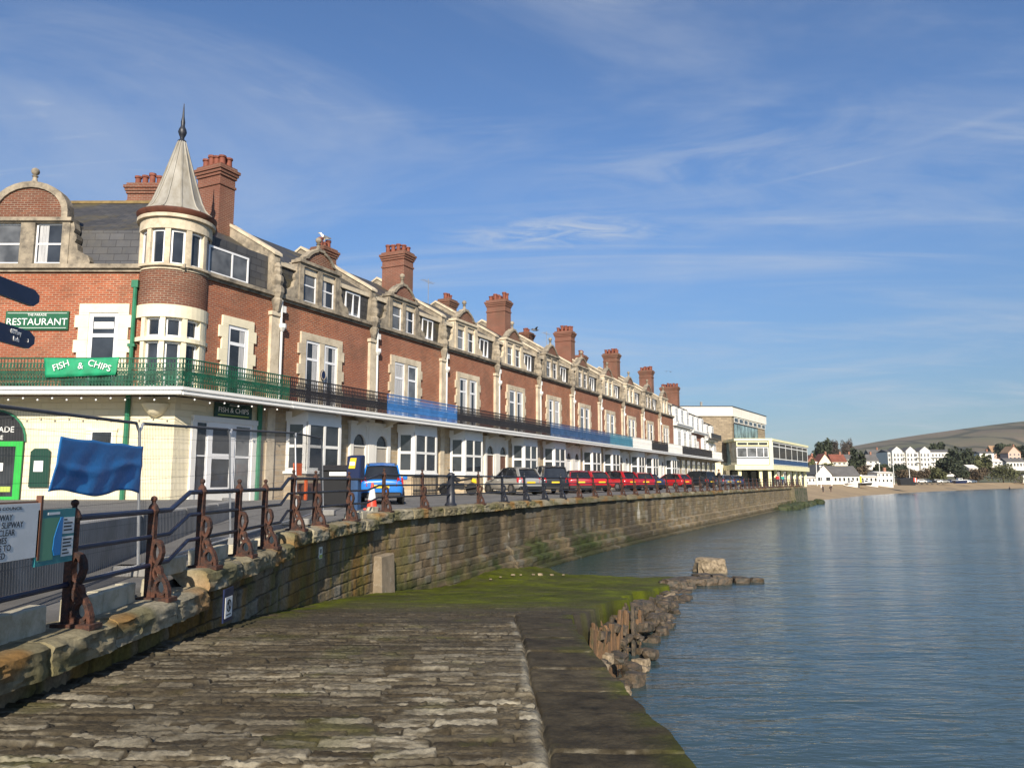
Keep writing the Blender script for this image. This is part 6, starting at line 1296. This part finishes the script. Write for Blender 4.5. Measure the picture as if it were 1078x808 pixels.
# ---------------------------------------------------------------- theatre beyond the terrace
th = thing('theatre', 'modern seafront theatre with stone side wall, white roof band and projecting glazed gallery', 'theatre', (33.6, 116, 2.84), 0)
def theatre():
    A = 58.5                                # direction of its sea front
    Mf = Matrix.Rotation(R(A), 4, 'Z')      # local x along the sea front, y inward
    part(th, 'stone_wall', 'stone_theatre', lambda mb: mb.prism([(-9, 0), (0, 0), tuple((Mf @ Vector((21, 0, 0)))[:2]), tuple((Mf @ Vector((21, 12, 0)))[:2]), (-9, 10)], 3.5, 10.6, 'z'))
    part(th, 'plinth', 'cream_paint', lambda mb: mb.prism([(-9, .02), (-.02, .02), tuple((Mf @ Vector((21, .02, 0)))[:2]), tuple((Mf @ Vector((21, 12, 0)))[:2]), (-9, 10)], -.2, 3.5, 'z'))
    part(th, 'roof_band', 'white_render', lambda mb: mb.prism([(-9.3, -.25), (.1, -.25), tuple((Mf @ Vector((21.3, -.25, 0)))[:2]), tuple((Mf @ Vector((21.3, 12, 0)))[:2]), (-9.3, 10)], 10.6, 12.0, 'z'))
    part(th, 'roof_plant', 'concrete', lambda mb: mb.box(-4.2, -3.9, 2, 2.3, 12, 13).box(-6.5, -6, 2, 3, 12, 12.4))
    part(th, 'band_edge', 'dark_iron', lambda mb: mb.prism([(-9.36, -.3), (.13, -.3), tuple((Mf @ Vector((21.4, -.3, 0)))[:2]), tuple((Mf @ Vector((21.4, 12, 0)))[:2]), (-9.36, 10)], 12.0, 12.14, 'z'))
    window(th, .8, 15.5, 7.2, 9.6, -.06, [.8 + 14.7 * i / 7 for i in range(1, 7)], (), .12, 'dark_iron', 'glass_teal', Mf)
    for i in range(7): window(th, 1.0 + 2.9 * i, 3.4 + 2.9 * i, 9.7, 10.5, -.08, (), (), .1, 'white', 'glass', Mf)
    # gallery on pillars
    G = Matrix.Translation((3.55, -6.2, 0)) @ Matrix.Rotation(0, 4, 'Z')
    fo = [(-5.3, 0), (0, 0)]; e = tuple((Mf @ Vector((27, 0, 0)))[:2]); e2 = tuple((Mf @ Vector((27, 6, 0)))[:2]); P = [(-5.3, .0), (0, 0), e, e2, (-5.3, 5.5)]
    sh = lambda q: [(a + 3.9, b - 6.0) for a, b in q]
    grow = lambda g: [(-5.3 - g, -g), (g * .6, -g), (e[0] + g, e[1]), (e2[0] + g, e2[1] + g), (-5.3 - g, 5.5)]
    pale = plain('primrose paint', (0.78, 0.74, 0.45), 0.7, 0.08)
    part(th, 'gallery_slab', pale, lambda mb: mb.prism(sh(grow(.15)), 2.35, 3.05, 'z'))
    part(th, 'gallery_roof', pale, lambda mb: mb.prism(sh(grow(.15)), 6.5, 6.85, 'z').box(3.9 - .45, 3.9 + .05, -6.15, -5.7, 3.05, 6.5))
    part(th, 'gallery_glass', 'glass_teal', lambda mb: mb.prism(sh(grow(-.3)), 3.05, 6.5, 'z'))
    Mg = Matrix.Translation((3.9, -6.0, 0))
    window(th, -5.1, -.5, 4.1, 5.6, .02, (-3.6, -2.2, -1.2), (), .1, 'upvc', 'glass_grey', Mg); window(th, -5.1, -.5, 5.75, 6.4, .02, (-3.5, -1.9), (), .14, pale, 'glass', Mg); window(th, -5.1, -.5, 3.15, 3.95, .02, (-3.4, -1.8), (), .12, 'sign_white', 'sign_white', Mg)
    Mh = Mg @ Mf
    window(th, .5, 26.5, 3.1, 6.45, .02, [.5 + 26 * i / 6 for i in range(1, 6)], (4.0, 5.8), .16, 'white', 'glass', Mh)
    part(th, 'blue_panel', 'navy_railing', lambda mb: mb.box(.7, 26.3, -.06, -.031, 3.2, 3.85).xf(Mh))
    for i, (x, y) in enumerate([(-4.6, .6), (-1.6, .6), (-.3, .6)] + [tuple((Mf @ Vector((4.5 * j, .7, 0)))[:2]) for j in range(1, 7)]):
        part(th, 'pillar', pale, lambda mb: mb.box(x + 3.9 - .22, x + 3.9 + .22, y - 6.22, y - 5.78, -.2, 2.35))
    part(th, 'ground_glazing', 'glass', lambda mb: mb.prism(sh([(-5.3, 3.2), (1.0, 3.2), tuple((Mf @ Vector((25, 3.2, 0)))[:2]), tuple((Mf @ Vector((25, 5, 0)))[:2]), (-5.3, 5.2)]), -.2, 2.35, 'z'))
    window(th, -1.2, 2.9, .0, 2.3, -2.75, (.2, 1.5), (1.5,), .12, 'dark_iron', 'glass')
theatre()

# ---------------------------------------------------------------- the far shore
BEACH = [(47, 126), (53, 137), (70, 163), (88, 192), (134, 252), (200, 330), (275, 405), (420, 520), (700, 700)]
BP = smooth_path(BEACH, 3); BS = np.concatenate([[0], np.cumsum(np.hypot(*np.diff(BP, axis=0).T))])
def shore_pt(s, off):                       # off: metres inland from the water's edge
    p = np.array([np.interp(s, BS, BP[:, 0]), np.interp(s, BS, BP[:, 1])]); a_, b_ = max(0, s - 6), min(BS[-1], s + 6); q = np.array([np.interp(b_, BS, BP[:, 0]) - np.interp(a_, BS, BP[:, 0]), np.interp(b_, BS, BP[:, 1]) - np.interp(a_, BS, BP[:, 1])]); d = q / np.linalg.norm(q); return p[0] - d[1] * off, p[1] + d[0] * off
LZ_O = [0, 6, 14, 24, 30, 60, 140, 260, 600, 1200]; LZ_Z = [-.35, .35, 1.25, 2.1, 2.6, 3.2, 9, 17, 26, 34]
def land_z(off): return float(np.interp(off, LZ_O, LZ_Z))
def build_shore():
    ss = np.linspace(0, BS[-1], 120); offs = np.array([-4, 0, 2, 4, 6, 8, 10, 12.5, 13.2, 20, 30])
    X = np.zeros((len(ss), len(offs))); Y = X.copy(); Z = X.copy()
    for i, s in enumerate(ss):
        for j, o in enumerate(offs): X[i, j], Y[i, j] = shore_pt(s, o); Z[i, j] = np.interp(o, [-4, 0, 4, 8, 12.5, 13.2, 30], [-.6, -.02, .55, 1.35, 2.2, 2.62, 2.66])
    sand = plain('beach sand', (0.31, 0.225, 0.125), 0.9, 0.15, 0.08, (0.24, 0.175, 0.11), 0.5, 0.68, bump=0.4, bscale=3)
    tag(link(grid_mesh('beach', X, Y, Z, sand), 'beach'), kind='structure')
    offs = np.array([24.5, 30, 45, 60, 100, 140, 200, 260, 400, 600, 900, 1200]); X = np.zeros((len(ss), len(offs))); Y = X.copy(); Z = X.copy()
    for i, s in enumerate(ss):
        for j, o in enumerate(offs): X[i, j], Y[i, j] = shore_pt(s, o); Z[i, j] = np.interp(o, [24.5, 30] + LZ_O[5:], [2.45, 2.6] + LZ_Z[5:]) + (0 if o < 50 else 4 * (float(fbm(np.array(X[i, j] * .012), np.array(Y[i, j] * .012), 3)) - .5))
    g = plain('scrubby hillside', (0.085, 0.095, 0.04), 0.95, 0.35, 0.03, (0.12, 0.095, 0.06), 0.45, 0.6, bump=0.5, bscale=0.6)
    tag(link(grid_mesh('hillside', X, Y, Z, g), 'hillside'), kind='structure')
    # the long down behind
    px = np.array([700, 800, 850, 880, 920, 960, 1000, 1040, 1078, 1150, 1250, 1400]); py = np.array([500, 488, 479, 473, 465.5, 459, 453.5, 448, 443.5, 437, 434, 440])
    pp = np.linspace(700, 1400, 220); D = 2600.0; top = (506 - np.interp(pp, px, py)) * D / 800; top = np.convolve(np.pad(top, 6, mode='edge'), np.ones(13) / 13, 'valid') + 3.6
    V = np.linspace(0, 1, 60); xd = (pp - 539) / 800
    dist = np.interp(V, [0, 1], [1300, D]); X = xd[:, None] * dist[None, :]; Y = np.repeat(dist[None, :], len(pp), 0)
    prof = V ** 1.25; Z = 18 + (top[:, None] - 18) * prof[None, :]
    Z = Z + 60 * (fbm(X * .0026, Y * .0026, 5) - .5) * np.sin(np.pi * V)[None, :] * sst(top, 20, 120)[:, None] + 14 * (fbm(X * .006 + Y * .002, Y * .003, 9) - .5) * np.sin(np.pi * V)[None, :]
    Xb = np.concatenate([X, xd[:, None] * 4200], 1); Yb = np.concatenate([Y, np.full((len(pp), 1), 4200.)], 1); Zb = np.concatenate([Z, np.zeros((len(pp), 1))], 1)
    m, nt, N, L, b = NT('down turf'); p = world_pos(nt)
    c = mixc(nt, ramp(nt, noise(nt, p, 0.0035, 6, 0.65), 0.4, 0.6), (0.16, 0.12, 0.085), (0.085, 0.105, 0.045)); c = mixc(nt, ramp(nt, noise(nt, world_pos(nt, 0, (1, .5, 1)), 0.004, 7, 0.7), 0.50, 0.58), c, (0.036, 0.040, 0.028)); c = mixc(nt, ramp(nt, noise(nt, p, 0.02, 6, 0.7), 0.35, 0.7, 0, .6), c, (0.15, 0.115, 0.08))
    vo = N.new("ShaderNodeTexVoronoi"); vo.inputs['Scale'].default_value = 0.0048; L.new(world_pos(nt, 24, (1, .45, 1)), vo.inputs['Vector'])
    hs = N.new("ShaderNodeSeparateColor"); L.new(vo.outputs['Color'], hs.inputs[0])
    c = mixc(nt, ramp(nt, hs.outputs[0], 0, 1, 0, .5), c, (0.105, 0.105, 0.055)); c = mixc(nt, ramp(nt, hs.outputs[1], .5, 1, 0, .5), c, (0.19, 0.14, 0.095))
    ve = N.new("ShaderNodeTexVoronoi"); ve.feature = 'DISTANCE_TO_EDGE'; ve.inputs['Scale'].default_value = 0.0048; L.new(world_pos(nt, 24, (1, .45, 1)), ve.inputs['Vector'])
    c = mixc(nt, ramp(nt, ve.outputs['Distance'], 0.02, 0.07, .75, 0), c, (0.03, 0.036, 0.022))
    L.new(c, b.inputs['Base Color']); setp(b, 0.95, 0, 0.1)
    tag(link(grid_mesh('hill', Xb, Yb, Zb, m), 'hill'), kind='structure')
build_shore()
def at_px(px, D, z): return ((px - 539) / 800 * D, D, z)
def zof(py, D): return 3.6 + (506 - py) * D / 800   # height seen at a picture row, for sizing the far things
LEAF = [plain('dark evergreen leaves', (0.035, 0.045, 0.022), 0.9, 0.4, 0.3), plain('olive leaves', (0.075, 0.080, 0.030), 0.9, 0.4, 0.3), plain('brown winter scrub', (0.095, 0.070, 0.042), 0.95, 0.4, 0.3), plain('bare twigs', (0.085, 0.068, 0.052), 0.95, 0.3, 0.3)]
bark = plain('bark', (0.07, 0.05, 0.035), 0.95, 0.3, 1)
def crown_mesh(name, seed, w, h, mat, n=900, leaf=.55, gap=.0, bare=False):
    rng = np.random.RandomState(seed); mb = MB()
    cl = [(rng.uniform(-.62, .62) * w, rng.uniform(-.5, .5) * w, rng.uniform(.28, .82) * h, rng.uniform(.22, .42)) for _ in range(11)] + [(0, 0, .55 * h, .5)]
    V = []; F = []
    for i in range(n):
        cx, cy, cz, r = cl[rng.randint(len(cl))]; d = rng.normal(size=3); d /= np.linalg.norm(d); q = rng.rand() ** .35
        p = np.array([cx + d[0] * r * w * q, cy + d[1] * r * w * q, cz + d[2] * r * h * .8 * q])
        if p[2] < .08 * h: p[2] = .08 * h + rng.rand() * .1 * h
        a = rng.normal(size=3); a /= np.linalg.norm(a); b = np.cross(a, rng.normal(size=3)); b /= np.linalg.norm(b); l = leaf * rng.uniform(.6, 1.5); l2 = l * (.12 if bare else .7)
        o = len(V); V += [tuple(p + a * l), tuple(p + b * l2), tuple(p - a * l), tuple(p - b * l2)]; F.append((o, o + 1, o + 2, o + 3))
    mb.v = V; mb.f = F; return mb.mesh(name, mat)
def tree(label, px, D, ytop, ybase, wpx, mat, seed, n=900, cat='tree', name='tree', bare=False, leaf=None):
    zb = zof(ybase, D) - 1; h = (ybase - ytop) * D / 800 + 1; w = wpx * D / 800 / 2
    t = thing(name, label, cat, at_px(px, D, zb))
    link(crown_mesh('crown', seed, w, h, mat, n, leaf or max(.3, D * .0018), 0, bare), 'crown', t)
    part(t, 'trunk', bark, lambda mb: mb.tube([(0, 0, -1), (.1, 0, h * .3), (0, .1, h * .6)], [h * .035, h * .025, h * .01], 6).tube([(.05, 0, h * .25), (w * .4, 0, h * .6)], [h * .02, h * .005], 5).tube([(.05, 0, h * .25), (-w * .4, .1, h * .62)], [h * .02, h * .005], 5))
    return t
tree('great dark spreading evergreen tree in front of the white hotel, right side', 1004, 400, 468, 499, 46, LEAF[0], 1, 3200)
tree('dark round treetop rising behind the white hotel', 983, 520, 465, 484, 24, LEAF[0], 2, 1400)
tree('dark evergreen tree left of the white hotel', 902, 330, 473, 497, 24, LEAF[0], 3, 1500)
tree('dark domed tree on the skyline above the red roofed houses', 865, 420, 464, 486, 24, LEAF[0], 4, 1400)
tree('bare branched winter tree on the skyline left of the hotel', 879, 430, 463, 488, 14, LEAF[3], 5, 900, bare=True, leaf=1.2)
tree('second bare winter tree, broader, on the skyline left of the hotel', 891, 440, 463, 488, 14, LEAF[3], 6, 1100, bare=True, leaf=1.2)
tree('dark tree belt clump below the hill at the right edge', 1060, 560, 466, 488, 46, LEAF[0], 7, 2200)
tree('dark tree clump beyond the right picture edge', 1105, 560, 465, 490, 50, LEAF[0], 8, 1500)
tree('small olive tree between hotel end and the great evergreen', 1030, 430, 478, 500, 20, LEAF[1], 9, 900)
tree('olive bushy tree behind the white gabled boathouse', 851, 330, 485, 503, 18, LEAF[1], 10, 1000)
tree('dark low tree right of the yellow kiosk, behind the boats', 926, 300, 486, 503, 22, LEAF[0], 11, 1000)
tree('leafy tree beside the pink villa on the right', 1040, 470, 480, 500, 24, LEAF[2], 12, 900)
for i, (px, D, yt, yb, w, m, lb) in enumerate(((958, 330, 493, 506, 40, 2, 'brown winter scrub bank below the white hotel'), (985, 340, 491, 506, 30, 1, 'olive scrub bank below the great evergreen tree'), (1020, 380, 492, 507, 34, 2, 'brown scrub bank right of the small boat'), (1052, 420, 489, 507, 44, 1, 'green scrub slope below the pink villa'), (1085, 430, 490, 508, 34, 1, 'green scrub slope at the right picture edge'), (940, 360, 488, 502, 30, 0, 'dark hedge bank directly under the hotel terrace'), (905, 300, 490, 504, 24, 2, 'brown hedge behind the long grey beach hut'), (870, 330, 487, 503, 20, 1, 'olive hedge below the red roofed houses'), (1008, 370, 488, 504, 26, 0, 'dark scrub at the foot of the great evergreen'))):
    t = tree(lb, px, D, yt, yb, w, LEAF[m], 30 + i, 1500, 'shrub', 'shrub_bank', leaf=.45)
roofred = plain('red roof tiles', (0.20, 0.065, 0.04), 0.9, 0.25, 0.5); roofgrey = plain('grey roof', (0.11, 0.105, 0.10), 0.9, 0.2, 0.5); rooftan = plain('tan roof tiles', (0.30, 0.19, 0.11), 0.9, 0.2, 0.5)
wallp = {'white': MT['white_render'], 'cream': MT['cream_paint'], 'pink': plain('pink render', (0.55, 0.38, 0.30), 0.9, 0.1), 'brick': plain('far brick', (0.30, 0.14, 0.09), 0.9, 0.2), 'grey': MT['concrete']}
def villa(label, px, D, yb, yeave, yridge, wpx, wall, roof, depth=8, rz=0, nwin=3, floors=2, gable=False, cat='house', name='house'):
    zb = zof(yb, D); w = wpx * D / 800; he = (yb - yeave) * D / 800; hr = (yb - yridge) * D / 800; t = thing(name, label, cat, at_px(px, D, zb), rz)
    part(t, 'wall', wallp[wall], lambda mb: mb.box(-w / 2, w / 2, 0, depth, -1.2, he))
    if gable:
        part(t, 'roof', roof, lambda mb: mb.prism([(-w / 2 - .3, he - .1), (0, hr), (w / 2 + .3, he - .1), (w / 2 + .3, he + .12), (0, hr + .25), (-w / 2 - .3, he + .12)], -.3, depth + .3, 'y')); part(t, 'gable', wallp[wall], lambda mb: mb.prism([(-w / 2, he), (0, hr - .05), (w / 2, he)], .01, .4, 'y'))
    else: part(t, 'roof', roof, lambda mb: mb.prism([(-.4, he - .1), (depth / 2, hr), (depth + .4, he - .1)], -w / 2 - .3, w / 2 + .3, 'x'))
    fh = he / floors
    for f in range(floors):
        for i in range(nwin):
            x = -w / 2 + w * (i + .5) / nwin; ww = min(.7, w / nwin * .3); z0 = fh * f + fh * .3
            p = part(t, 'window', 'white', lambda mb: mb.box(x - ww, x + ww, -.05, .0, z0, z0 + fh * .5)); part(p, 'pane', 'glass', lambda mb: mb.box(x - ww + .1, x + ww - .1, -.07, -.05, z0 + .1, z0 + fh * .5 - .1))
    part(t, 'chimney', wallp['brick'], lambda mb: mb.box(w * .3 - .4, w * .3 + .4, depth / 2 - .4, depth / 2 + .4, hr - 1, hr + 1.3)) if floors > 1 else None
    return t
villa('red roofed brick house behind the theatre corner', 853, 350, 496, 488, 480, 13, 'brick', roofred, gable=True)
villa('red roofed cream house, second on the slope left of the bare trees', 867, 360, 495, 488, 478, 14, 'cream', roofred, gable=True)
villa('low red roofed cream house right of the bare trees', 882, 370, 494, 486, 478, 15, 'cream', roofred)
villa('small white house by the dark evergreen left of the hotel', 893, 380, 490, 483, 478, 10, 'white', roofgrey)
villa('white villa stepping up to the left end of the hotel', 912, 400, 492, 485, 478, 22, 'white', roofgrey, nwin=4)
villa('grey roofed villa just behind the left end of the hotel', 921, 470, 484, 479, 473, 14, 'white', roofgrey)
villa('modern white flat house with dark windows right of the great evergreen', 1037, 460, 490, 477, 475, 15, 'white', roofgrey, nwin=2)
villa('tan roofed house low on the skyline right of the flat white house', 1050, 560, 482, 477, 469, 14, 'pink', rooftan)
villa('pink villa with tan roof and gable near the right edge', 1066, 470, 484, 477, 470, 13, 'pink', rooftan, gable=True)
villa('long white fronted lodge below the pink villa', 1067, 440, 493, 486, 482, 20, 'white', roofgrey, nwin=6, floors=1)
villa('long pale roofed lodge in the scrub right of the great evergreen', 1046, 430, 489, 486, 483, 13, 'white', wallp['white'], floors=1)
villa('white bungalow above the small boat', 1022, 390, 496, 492.5, 489, 9, 'white', wallp['white'], floors=1, nwin=2)
villa('white hut at the right picture edge above the beach', 1076, 420, 506, 500, 499, 6, 'white', roofgrey, floors=1, nwin=1)
def hotel():
    D = 440; zb = zof(494, D); k = D / 800; t = thing('hotel', 'long white gabled hotel on the slope above the beach', 'hotel', at_px(969, D, zb))
    X = lambda px: (px - 966) * k * .97; Zh = lambda py: (494 - py) * k * .92
    part(t, 'wall', MT['white_render'], lambda mb: mb.box(X(929), X(1002), 0, 14, -4, Zh(474.5)).box(X(932), X(943), -2, 6, -4, Zh(473.5)).box(X(947), X(957), -2, 6, -4, Zh(473.5)).box(X(962), X(973), -2, 6, -4, Zh(473.5)))
    for a, b in ((932, 943), (947, 957), (962, 973)):
        part(t, 'gable', MT['white_render'], lambda mb: mb.prism([(X(a) - .2, Zh(473.5)), (X((a + b) / 2), Zh(468.5)), (X(b) + .2, Zh(473.5))], -2.0, -1.4, 'y')); part(t, 'gable_roof', roofgrey, lambda mb: mb.prism([(X(a) - .1, Zh(473.6)), (X((a + b) / 2), Zh(468.7)), (X(b) + .1, Zh(473.6))], -1.4, 6, 'y'))
    part(t, 'roof', roofgrey, lambda mb: mb.prism([(-.2, Zh(474.5)), (7, Zh(471)), (14.2, Zh(474.5))], X(929), X(1002), 'x'))
    for px in [930.5] + list(np.arange(934.5, 1001, 3.6)):
        for py in (478, 483, 488.5):
            y = -2.01 if any(a < px < b for a, b in ((932, 943), (947, 957), (962, 973))) else -.01
            p = part(t, 'window', 'glass_grey', lambda mb: mb.box(X(px) - .45, X(px) + .45, y - .06, y, Zh(py) - .8, Zh(py) + .8))
    for a, b in ((943, 947), (957, 962), (973, 1001)): part(t, 'balcony', 'white', lambda mb: mb.box(X(a), X(b), -1.2, 0, Zh(480.8), Zh(480.2)).box(X(a), X(b), -1.2, 0, Zh(486.3), Zh(485.7)))
hotel()
villa('white gabled boathouse with grey roof at the back of the beach', 865, 215, 509, 500, 489.5, 17, 'white', roofgrey, 10, nwin=2, floors=1, gable=True, cat='boathouse', name='boathouse')
villa('long grey roofed beach building joined to the white boathouse', 886, 226, 509, 500.5, 490, 32, 'white', roofgrey, 9, nwin=7, floors=1, cat='beach building', name='beach_building')
villa('low white flat roofed hut nearest the theatre on the beach', 850, 205, 509, 502, 501, 12, 'white', wallp['white'], 6, nwin=3, floors=1, cat='beach hut', name='beach_hut')
villa('white flat topped beach hut right of the yellow kiosk', 912, 245, 509, 501, 500, 18, 'white', wallp['white'], 6, nwin=4, floors=1, cat='beach hut', name='beach_hut')
villa('white two storey beach cafe with blue upper windows', 929, 255, 509, 497, 496, 16, 'white', wallp['white'], 7, nwin=4, floors=2, cat='cafe', name='cafe')
def kiosk():
    t = thing('kiosk', 'bright yellow kiosk on the promenade between the white beach huts', 'kiosk', at_px(901, 232, zof(509, 232)))
    part(t, 'cabin', 'yellow', lambda mb: mb.box(-.9, .9, 0, 2, 0, 2.3)); part(t, 'hatch', 'lime', lambda mb: mb.box(-.5, .4, -.05, 0, 1.0, 1.5)); part(t, 'lid', 'sign_white', lambda mb: mb.box(-1.0, 1.0, -.2, 2.1, 2.3, 2.75))
kiosk()
def boat(label, px, D, L, hull, hh, stripe=None, yb=510):
    t = thing('boat', label, 'boat', at_px(px, D, zof(yb, D)), 0); w = 1.4
    part(t, 'hull', hull, lambda mb: mb.hexa([(-L * .44, -w * .6, 0), (L * .40, -w * .5, 0), (L * .40, w * .5, 0), (-L * .44, w * .6, 0)], [(-L * .5, -w, hh), (L * .5, -w * .55, hh * 1.15), (L * .5, w * .55, hh * 1.15), (-L * .5, w, hh)]), bevel=.1)
    part(t, 'gunwale', 'white', lambda mb: mb.tube([(-L * .5, -w, hh), (L * .5, -w * .55, hh * 1.15)], .09, 5).tube([(-L * .5, w, hh), (L * .5, w * .55, hh * 1.15)], .09, 5))
    part(t, 'cabin', 'white', lambda mb: mb.box(-L * .2, L * .12, -w * .6, w * .6, hh, hh + .9), bevel=.08); part(t, 'window', 'glass', lambda mb: mb.box(-L * .15, L * .08, -w * .61, -w * .6, hh + .35, hh + .75))
    return t
def rusty():
    t = thing('beach_raft', 'dark hulled barge drawn up on the sand with red and white end', 'boat', at_px(951, 240, zof(510.5, 240)))
    part(t, 'hull', 'black', lambda mb: mb.hexa([(-2.4, -1, 0), (2.3, -1, 0), (2.3, 1, 0), (-2.4, 1, 0)], [(-2.7, -1.2, 2.1), (2.6, -1.2, 2.4), (2.6, 1.2, 2.4), (-2.7, 1.2, 2.1)]), bevel=.1); part(t, 'bow_panel', 'cone_red', lambda mb: mb.box(1.6, 2.6, -1.26, -1.15, 1.1, 2.3)); part(t, 'bow_stripe', 'white', lambda mb: mb.box(2.0, 2.3, -1.29, -1.25, 1.0, 2.3))
rusty()
boat('small white and blue motor boat on the sand below the great evergreen', 1007, 300, 5.2, 'navy', 1.1, yb=508.5)
boat('pale dinghy lying left of the yellow kiosk', 893, 222, 3.2, 'white', .6, yb=510.5)
boat('dark covered dinghy beside the white beach hut', 908, 225, 3.6, 'trim_black', .7, yb=510.5)
def flagpole(label, px, D, ytop, yb):
    t = thing('flagpole', label, 'pole', at_px(px, D, zof(yb, D))); h = (yb - ytop) * D / 800
    part(t, 'pole', 'white', lambda mb: mb.tube([(0, 0, 0), (0, 0, h)], [.13, .08], 6)); part(t, 'lamp', 'sign_white', lambda mb: mb.box(-.25, .25, -.15, .15, h - .05, h + .25)); return t
flagpole('white pole left of the boathouse gable, nearer the theatre', 857.5, 195, 487, 511); flagpole('white pole directly before the boathouse gable', 861.5, 197, 491, 513); flagpole('tall pale lamp pole in front of the beach cafe', 923.5, 235, 488, 509); flagpole('pale mast standing by the barge, left of it', 938, 240, 489, 510); flagpole('pale mast standing by the barge, right of it', 954.5, 240, 490, 510)
dk = cl('dark clothes', (0.02, 0.02, 0.025))
person('person in black standing on the near end of the sand', at_px(863.3, 175, .95), 40, dk, dk); person('person in dark clothes further right on the near sand', at_px(871.5, 178, 1.0), 190, dk, cl('brown trousers', (0.08, 0.05, 0.04)), 'walk')
person('dark clad bather wading far out at the right', at_px(1058, 330, -.9), 90, dk, dk, h=2.2)
rngc = random.Random(6)
for i, px in enumerate((966, 971, 977, 983, 990, 996, 1013, 1019)):
    c = (('white', 'white'), ('grey', 'steel'), ('dark', 'blackc'), ('white', 'white'), ('silver', 'silver'), ('dark', 'navyc'), ('white', 'white'), ('grey', 'steel'))[i]
    D = 300 + i * 6; t = thing('parked_car', 'distant car parked on the promenade behind the beach', 'car', at_px(px, D, zof(508, D)), 0, 'distant cars along the beach promenade')
    part(t, 'body', c[1], lambda mb: mb.prism([(-2, .3), (-2, .8), (-1.5, .95), (-1.0, 1.45), (.6, 1.45), (1.2, .95), (2, .85), (2, .3)], -.8, .8, 'y'), key=c, bevel=.06); part(t, 'window', 'glass_car', lambda mb: mb.prism([(-1.3, .98), (-.95, 1.36), (.5, 1.36), (.95, .98)], -.82, .82, 'y'), key=c)
    for x in (-1.25, 1.25): part(t, 'wheel', 'tyre', lambda mb: mb.lathe([(.33, -.85), (.33, .85)], (0, 0), 12).xf(Matrix.Translation((x, 0, .33)) @ Matrix.Rotation(math.pi / 2, 4, 'X')), key=(x,))

# ---------------------------------------------------------------- air
def haze():
    m = bpy.data.materials.new('haze air'); m.use_nodes = True; nt = m.node_tree
    for n in list(nt.nodes):
        if n.type != 'OUTPUT_MATERIAL': nt.nodes.remove(n)
    v = nt.nodes.new("ShaderNodeVolumePrincipled"); v.inputs['Color'].default_value = (0.80, 0.88, 1.0, 1); v.inputs['Density'].default_value = 0.00005; v.inputs['Anisotropy'].default_value = 0.0
    nt.links.new(v.outputs[0], [n for n in nt.nodes if n.type == 'OUTPUT_MATERIAL'][0].inputs['Volume'])
    tag(MB().box(-400, 9100, -400, 9100, -4.2, 330).build('haze', m), kind='stuff')
haze()
